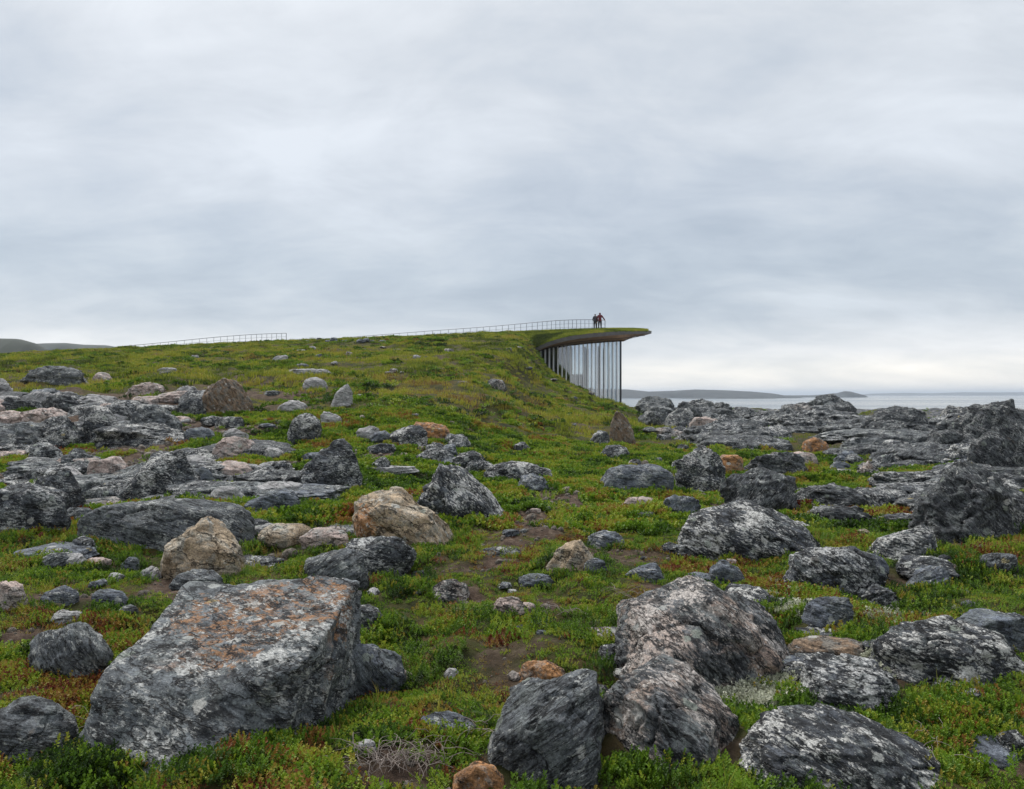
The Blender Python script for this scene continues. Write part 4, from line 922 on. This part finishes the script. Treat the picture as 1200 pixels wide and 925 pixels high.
mid_src = src('mid_heath', [heath_clump(200 + i, .16, 16, 9, .085, .042) for i in range(5)])
far_src = src('far_heath', [heath_clump(300 + i, .30, 22, 6, .13, .085) for i in range(4)])
grass_src = src('hill_grass', [grass_tuft(400 + i, 34, .28, .20, .013) for i in range(5)])
ngrass_src = src('wispy_grass', [grass_tuft(450 + i, 12, .035, .13, .0018) for i in range(3)])
lich_src = src('lichen_tuft', [heath_clump(500 + i, .04, 14, 8, .03, .011) for i in range(3)])
for o in lich_src.objects: o.data.materials.clear(); o.data.materials.append(lichm)
peb_src = src('pebbles', [])
for i in range(4):
    p, f, a = rock_mesh(2, 1.0, .8, .5, 900 + i); me = mesh_np('pebble', p, f); me.materials.append(pebm); peb_src.objects.link(bpy.data.objects.new('pebble_%02d' % i, me))

def scatter(name, P, scale, tint, rot, src_col, label=None):
    me = bpy.data.meshes.new(name); me.vertices.add(len(P)); me.vertices.foreach_set('co', P.astype(np.float32).ravel()); me.update()
    attr(me, 'size', scale); attr(me, 'tint', np.clip(tint, 0, 1))
    rv = me.attributes.new('turn', 'FLOAT_VECTOR', 'POINT'); rv.data.foreach_set('vector', rot.astype(np.float32).ravel())
    o = obj(name, me); tag(o, label, kind='stuff')
    g = bpy.data.node_groups.new(name, 'GeometryNodeTree')
    g.interface.new_socket('Geometry', in_out='INPUT', socket_type='NodeSocketGeometry'); g.interface.new_socket('Geometry', in_out='OUTPUT', socket_type='NodeSocketGeometry')
    gi = g.nodes.new('NodeGroupInput'); go = g.nodes.new('NodeGroupOutput'); ip = g.nodes.new('GeometryNodeInstanceOnPoints'); ci = g.nodes.new('GeometryNodeCollectionInfo')
    ci.inputs[0].default_value = src_col; ci.inputs['Separate Children'].default_value = True; ci.inputs['Reset Children'].default_value = True
    ip.inputs['Pick Instance'].default_value = True
    na = g.nodes.new('GeometryNodeInputNamedAttribute'); na.data_type = 'FLOAT'; na.inputs[0].default_value = 'size'
    nr = g.nodes.new('GeometryNodeInputNamedAttribute'); nr.data_type = 'FLOAT_VECTOR'; nr.inputs[0].default_value = 'turn'
    L = g.links.new
    L(gi.outputs[0], ip.inputs['Points']); L(ci.outputs[0], ip.inputs['Instance'])
    e2r = g.nodes.new('FunctionNodeEulerToRotation'); L(nr.outputs['Attribute'], e2r.inputs[0]); L(e2r.outputs[0], ip.inputs['Rotation'])
    L(na.outputs['Attribute'], ip.inputs['Scale']); L(ip.outputs[0], go.inputs[0])
    md = o.modifiers.new('scatter', 'NODES'); md.node_group = g
    return o
# where rock covers the ground
AP = np.concatenate(ROCK_PTS); gz = height(AP[:, 0], AP[:, 1]); AP = AP[AP[:, 2] > gz + 0.06]
def cover(cell, x0, x1, y0, y1, grow):
    nx, ny = int((x1 - x0) / cell), int((y1 - y0) / cell); g = np.zeros((nx, ny), bool)
    i = ((AP[:, 0] - x0) / cell).astype(int); j = ((AP[:, 1] - y0) / cell).astype(int); ok = (i >= 0) & (i < nx) & (j >= 0) & (j < ny); g[i[ok], j[ok]] = True
    for _ in range(grow):                            # close small gaps between vertices
        h = g.copy(); h[1:] |= g[:-1]; h[:-1] |= g[1:]; h[:, 1:] |= g[:, :-1]; h[:, :-1] |= g[:, 1:]; g = h
    for _ in range(grow):
        h = g.copy(); h[1:] &= g[:-1]; h[:-1] &= g[1:]; h[:, 1:] &= g[:, :-1]; h[:, :-1] &= g[:, 1:]; g = h
    return lambda x, y: g[np.clip(((x - x0) / cell).astype(int), 0, nx - 1), np.clip(((y - y0) / cell).astype(int), 0, ny - 1)]
cov_near = cover(0.05, -16, 16, 2, 18, 2); cov_far = cover(0.16, -70, 70, 14, 100, 2)
rng = np.random.RandomState(4)
def sample(y0, y1, dens, margin):
    """even random points over the ground between two distances, a little wider than the view"""
    hwx = lambda y: margin + 0.66 * y
    n = int(dens * (hwx(y0) + hwx(y1)) * (y1 - y0)); y = rng.uniform(y0, y1, int(n * 1.3)); x = rng.uniform(-hwx(y1), hwx(y1), int(n * 1.3) * 1)
    x = rng.uniform(-1, 1, len(y)) * hwx(y1); ok = np.abs(x) < hwx(y); return x[ok], y[ok]
def tilt(n, s): return np.stack([rng.normal(0, s, n), rng.normal(0, s, n), rng.uniform(0, 6.28, n)], -1)
def redness(x, y):
    r = fbm2(x, y, 0.55, 3, 91) * .5 + fbm2(x, y, 2.2, 3, 95) * .30
    return r + 0.22 * sstep(1.5, 4.5, x) * sstep(20, 8, y) + 0.12 * sstep(-1.2, -3, x) * sstep(7, 4, y)
def heath_tint(x, y):
    t = 0.36 + 0.20 * fbm2(x, y, 1.1, 3, 97) + 0.13 * fbm2(x, y, 5.0, 2, 98) + rng.normal(0, .11, len(x))
    rd = redness(x, y) + rng.normal(0, .18, len(x))
    return t + (0.42 - 0.16 * sstep(9, 16, y)) * sstep(0.22, 0.60, rd)
def plant_points(y0, y1, dens, margin, cov, thresh, keep_soil=0.03):
    x, y = sample(y0, y1, dens, margin)
    s = soil_mask(x, y); k = (rng.uniform(size=len(x)) > s * (1 - keep_soil)) & ~cov(x, y)
    r = rock_mask(x, y); k &= rng.uniform(size=len(x)) > r * 0.93
    k &= fbm2(x, y, 5.0, 3, 99) > thresh
    return x[k], y[k]
def ground_pts(x, y, dz): return np.stack([x, y, height(x, y) + dz], -1)
x, y = plant_points(2.4, 9.5, 600, 1.6, cov_near, -0.75)
hum = 0.5 + 0.70 * sstep(-.6, .8, fbm2(x, y, 1.6, 3, 101) + .4 * fbm2(x, y, 6, 2, 102))
sp_ = fbm2(x, y, 0.8, 4, 105) + rng.normal(0, .12, len(x)); isb = sp_ + 0.25 * sstep(1.5, 4.0, x) + .2 * sstep(-1.0, -2.5, x) * sstep(6, 4, y) > .38; ism = sp_ < -.30; isc = ~isb & ~ism
for nm_, kk_, so_, dt_, lb_ in (('crowberry_heath', isc, near_src, 0.0, 'low green crowberry mat covering the foreground'), ('dwarf_birch', isb, birch_src, .16, 'patches of round-leaved reddish dwarf shrub in the foreground'), ('moss_mat', ism, moss_src, .05, 'low velvety bright moss between the foreground plants')):
    xx, yy2 = x[kk_], y[kk_]
    scatter(nm_, ground_pts(xx, yy2, -.012), hum[kk_] * rng.uniform(.75, 1.2, len(xx)), heath_tint(xx, yy2) + dt_, tilt(len(xx), .22), so_, lb_)
x, y = plant_points(2.4, 9.5, 60, 1.6, cov_near, -0.2)
bk = sstep(0.15, 0.6, fbm2(x, y, 0.7, 3, 103) + 0.45 * sstep(4.8, 3.6, y)) > rng.uniform(size=len(x)); x, y = x[bk], y[bk]
scatter('heath_shrub', ground_pts(x, y, -.01), rng.uniform(.7, 1.25, len(x)), heath_tint(x, y) - .04, tilt(len(x), .3), bush_src, 'taller leafy heath sprigs crowding around the boulders')
tx, ty = [], []
for px, py, rx, ry, n in [(210, 880, 110, 30, 420), (90, 890, 60, 26, 200), (370, 830, 36, 30, 140), (420, 800, 24, 26, 80), (1120, 850, 70, 34, 300), (1080, 690, 60, 20, 220), (1140, 660, 60, 18, 220), (90, 640, 90, 22, 320), (760, 895, 44, 18, 120), (540, 640, 26, 12, 60), (480, 690, 40, 10, 60)]:
    for _ in range(n):
        gx, gy = ground(px + rng.normal(0, rx * .5), py + rng.normal(0, ry * .5)); tx.append(gx); ty.append(gy)
x, y = np.array(tx), np.array(ty); k = ~cov_near(x, y); x, y = x[k], y[k]
scatter('shrub_thicket', ground_pts(x, y, -.01), rng.uniform(.55, 1.05, len(x)), heath_tint(x, y) - .04 + .38 * (rng.uniform(size=len(x)) < .22), tilt(len(x), .35), bush_src, 'thickets of taller crowberry with red sprigs beside the boulders')
x, y = sample(2.6, 13, 240, 1.6); a = rng.uniform(0, 6.28, len(x)); rr = .10
k = ~cov_near(x, y) & (cov_near(x + rr, y) | cov_near(x - rr, y) | cov_near(x, y + rr) | cov_near(x, y - rr)) & (soil_mask(x, y) < .5); x, y = x[k], y[k]
scatter('rock_edge_heath', ground_pts(x, y, -.01), rng.uniform(.4, .9, len(x)), heath_tint(x, y) - .04, tilt(len(x), .35), bush_src, 'leafy heath fringe hugging the feet of the boulders')
x, y = plant_points(9.5, 22, 150, 2.0, lambda a, b_: np.where(b_ < 17.5, cov_near(a, b_), cov_far(a, b_)), -0.7)
scatter('moss_heath', ground_pts(x, y, -.015), rng.uniform(.6, 1.15, len(x)), heath_tint(x, y) + .02, tilt(len(x), .22), mid_src, 'green moss and heath between the rocks farther off')
x, y = plant_points(22, 80, 14, 3.0, cov_far, -0.3)
k = ~((x > 2.2) & (x < 11) & (y > np.interp(x, GX, GY) - .4)); x, y = x[k], y[k]
k = fbm2(x, y, 0.35, 3, 119) > .12; x, y = x[k], y[k]
scatter('slope_heath', ground_pts(x, y, -.03), rng.uniform(.5, 1.1, len(x)), heath_tint(x, y) - .08, tilt(len(x), .2), far_src, 'dark green heath patches on the hill slope')
def grass_tint(x, y): return 0.50 + 0.20 * fbm2(x, y, 0.16, 3, 111) + 0.26 * fbm2(x, y, 0.7, 3, 113) + rng.normal(0, .08, len(x))
x, y = plant_points(14, 97, 15.0, 4.0, cov_far, -0.9)
k = (x < np.interp(y, FOOT_Y, FOOT_X) - .3) | (rng.uniform(size=len(x)) < .35); x, y = x[k], y[k]
k = ~((x > 2.4) & (x < 11) & (y > np.interp(x, GX, GY) - .15)); x, y = x[k], y[k]
hs = (0.55 + .55 * sstep(-.6, .6, fbm2(x, y, .5, 3, 117))) * (0.55 + 0.45 * sstep(14, 34, y)); hs = hs * np.where((x > 1.5) & (y > 70), .6, 1)
scatter('hill_grass', ground_pts(x, y, -.02), hs * rng.uniform(.7, 1.2, len(x)), grass_tint(x, y), tilt(len(x), .15), grass_src, 'yellow-green grass covering the hill up to its crest')
fu = rng.uniform(0, 12.99, 11000); fv = rng.uniform(0, NE - 1.01, 11000); iu = fu.astype(int); iv = fv.astype(int); fu = (fu - iu)[:, None]; fv = (fv - iv)[:, None]
tp = (top[iu, iv] * (1 - fu) + top[iu + 1, iv] * fu) * (1 - fv) + (top[iu, iv + 1] * (1 - fu) + top[iu + 1, iv + 1] * fu) * fv
tp = tp[tp[:, 0] / tp[:, 1] * F + 600 < 758]
scatter('roof_grass', tp, rng.uniform(.4, .8, len(tp)), grass_tint(tp[:, 0], tp[:, 1]), tilt(len(tp), .15), grass_src, 'short grass growing on the curving turf roof')
x, y = plant_points(2.6, 10, 22, 1.5, cov_near, -.2)
k = fbm2(x, y, 0.9, 3, 107) > .1; x, y = x[k], y[k]
scatter('wispy_grass', ground_pts(x, y, 0), rng.uniform(.6, 1.3, len(x)), rng.uniform(.4, .95, len(x)), tilt(len(x), .25), ngrass_src, 'thin dry grass wisps rising from the heath')
# pale reindeer lichen cushions among the boulders
lx, ly = [], []
for px, py, rx, ry, n in [(868, 822, 46, 16, 150), (905, 805, 30, 14, 60), (1012, 795, 26, 12, 70), (1035, 720, 40, 14, 60), (925, 690, 30, 14, 40), (985, 855, 30, 10, 40), (1030, 775, 20, 10, 40), (940, 712, 24, 10, 40), (1010, 905, 40, 14, 40)]:
    for _ in range(n):
        gx, gy = ground(px + rng.normal(0, rx * .5), py + rng.normal(0, ry * .5)); lx.append(gx); ly.append(gy)
lx, ly = np.array(lx), np.array(ly)
scatter('reindeer_lichen', ground_pts(lx, ly, .0), rng.uniform(.7, 1.6, len(lx)), rng.uniform(0, 1, len(lx)), tilt(len(lx), .3), lich_src, 'pale greenish reindeer lichen cushions between the boulders')
# gravel
x, y = sample(2.6, 20, 110, 1.5); s = soil_mask(x, y); k = (rng.uniform(size=len(x)) < s * .8); x, y = x[k], y[k]
scatter('gravel', ground_pts(x, y, -.004), np.exp(rng.normal(-3.7, .6, len(x))) * (.8 + .05 * y), rng.uniform(0, 1, len(x)), tilt(len(x), .4), peb_src, 'loose gravel and stone chips on bare earth')
# dead twigs in the foreground
tv, tf, k0 = [], [], 0
rt = random.Random(3)
for px, py, rx, ry, n in [(478, 896, 62, 20, 90), (440, 905, 50, 14, 30), (735, 705, 30, 10, 14), (130, 850, 60, 26, 24), (560, 868, 24, 10, 10), (660, 725, 30, 10, 10), (270, 860, 40, 16, 10), (1080, 880, 60, 20, 16)]:
    for _ in range(n):
        gx, gy = ground(px + rt.gauss(0, rx * .45), py + rt.gauss(0, ry * .45)); a = rt.uniform(0, 6.28); L = rt.uniform(.06, .22); z0 = float(height(gx, gy)) + rt.uniform(.005, .05)
        path = []; bend = rt.uniform(-1.4, 1.4)
        for q in range(6):
            t = q / 5; path.append((gx + rt.uniform(-.007, .007), gy + rt.uniform(-.007, .007), z0 + rt.uniform(0, .016) + .03 * math.sin(t * 3.14))); aa = a + bend * t; gx += math.cos(aa) * L / 5; gy += math.sin(aa) * L / 5
        v, f = tube(path, [.0021 * (1 - .7 * q / 5) for q in range(6)], 4); tv.append(v); tf.append(f + k0); k0 += len(v)
tag(obj('dead_twigs', mesh_np('dead_twigs', np.concatenate(tv), np.concatenate(tf)), twigm), 'tangle of grey dead heather twigs on the foreground heath', kind='stuff')

# ------------------------------------------------------------------ haze
HZ = True
if HZ:
    me = boxm('haze', (0, 15000, 40), (62000, 30400, 102))
    m = bpy.data.materials.new('sea_air'); m.use_nodes = True; t = m.node_tree; t.nodes.clear(); T = NT(t)
    pv = T.n('ShaderNodeVolumePrincipled', ins={'Color': (0.80, 0.89, 1.0, 1), 'Density': 0.00012, 'Anisotropy': 0.2}); o_ = T.n('ShaderNodeOutputMaterial'); T.link(pv.outputs[0], o_.inputs['Volume'])
    tag(obj('haze', me, m), 'thin pale sea air', kind='stuff')
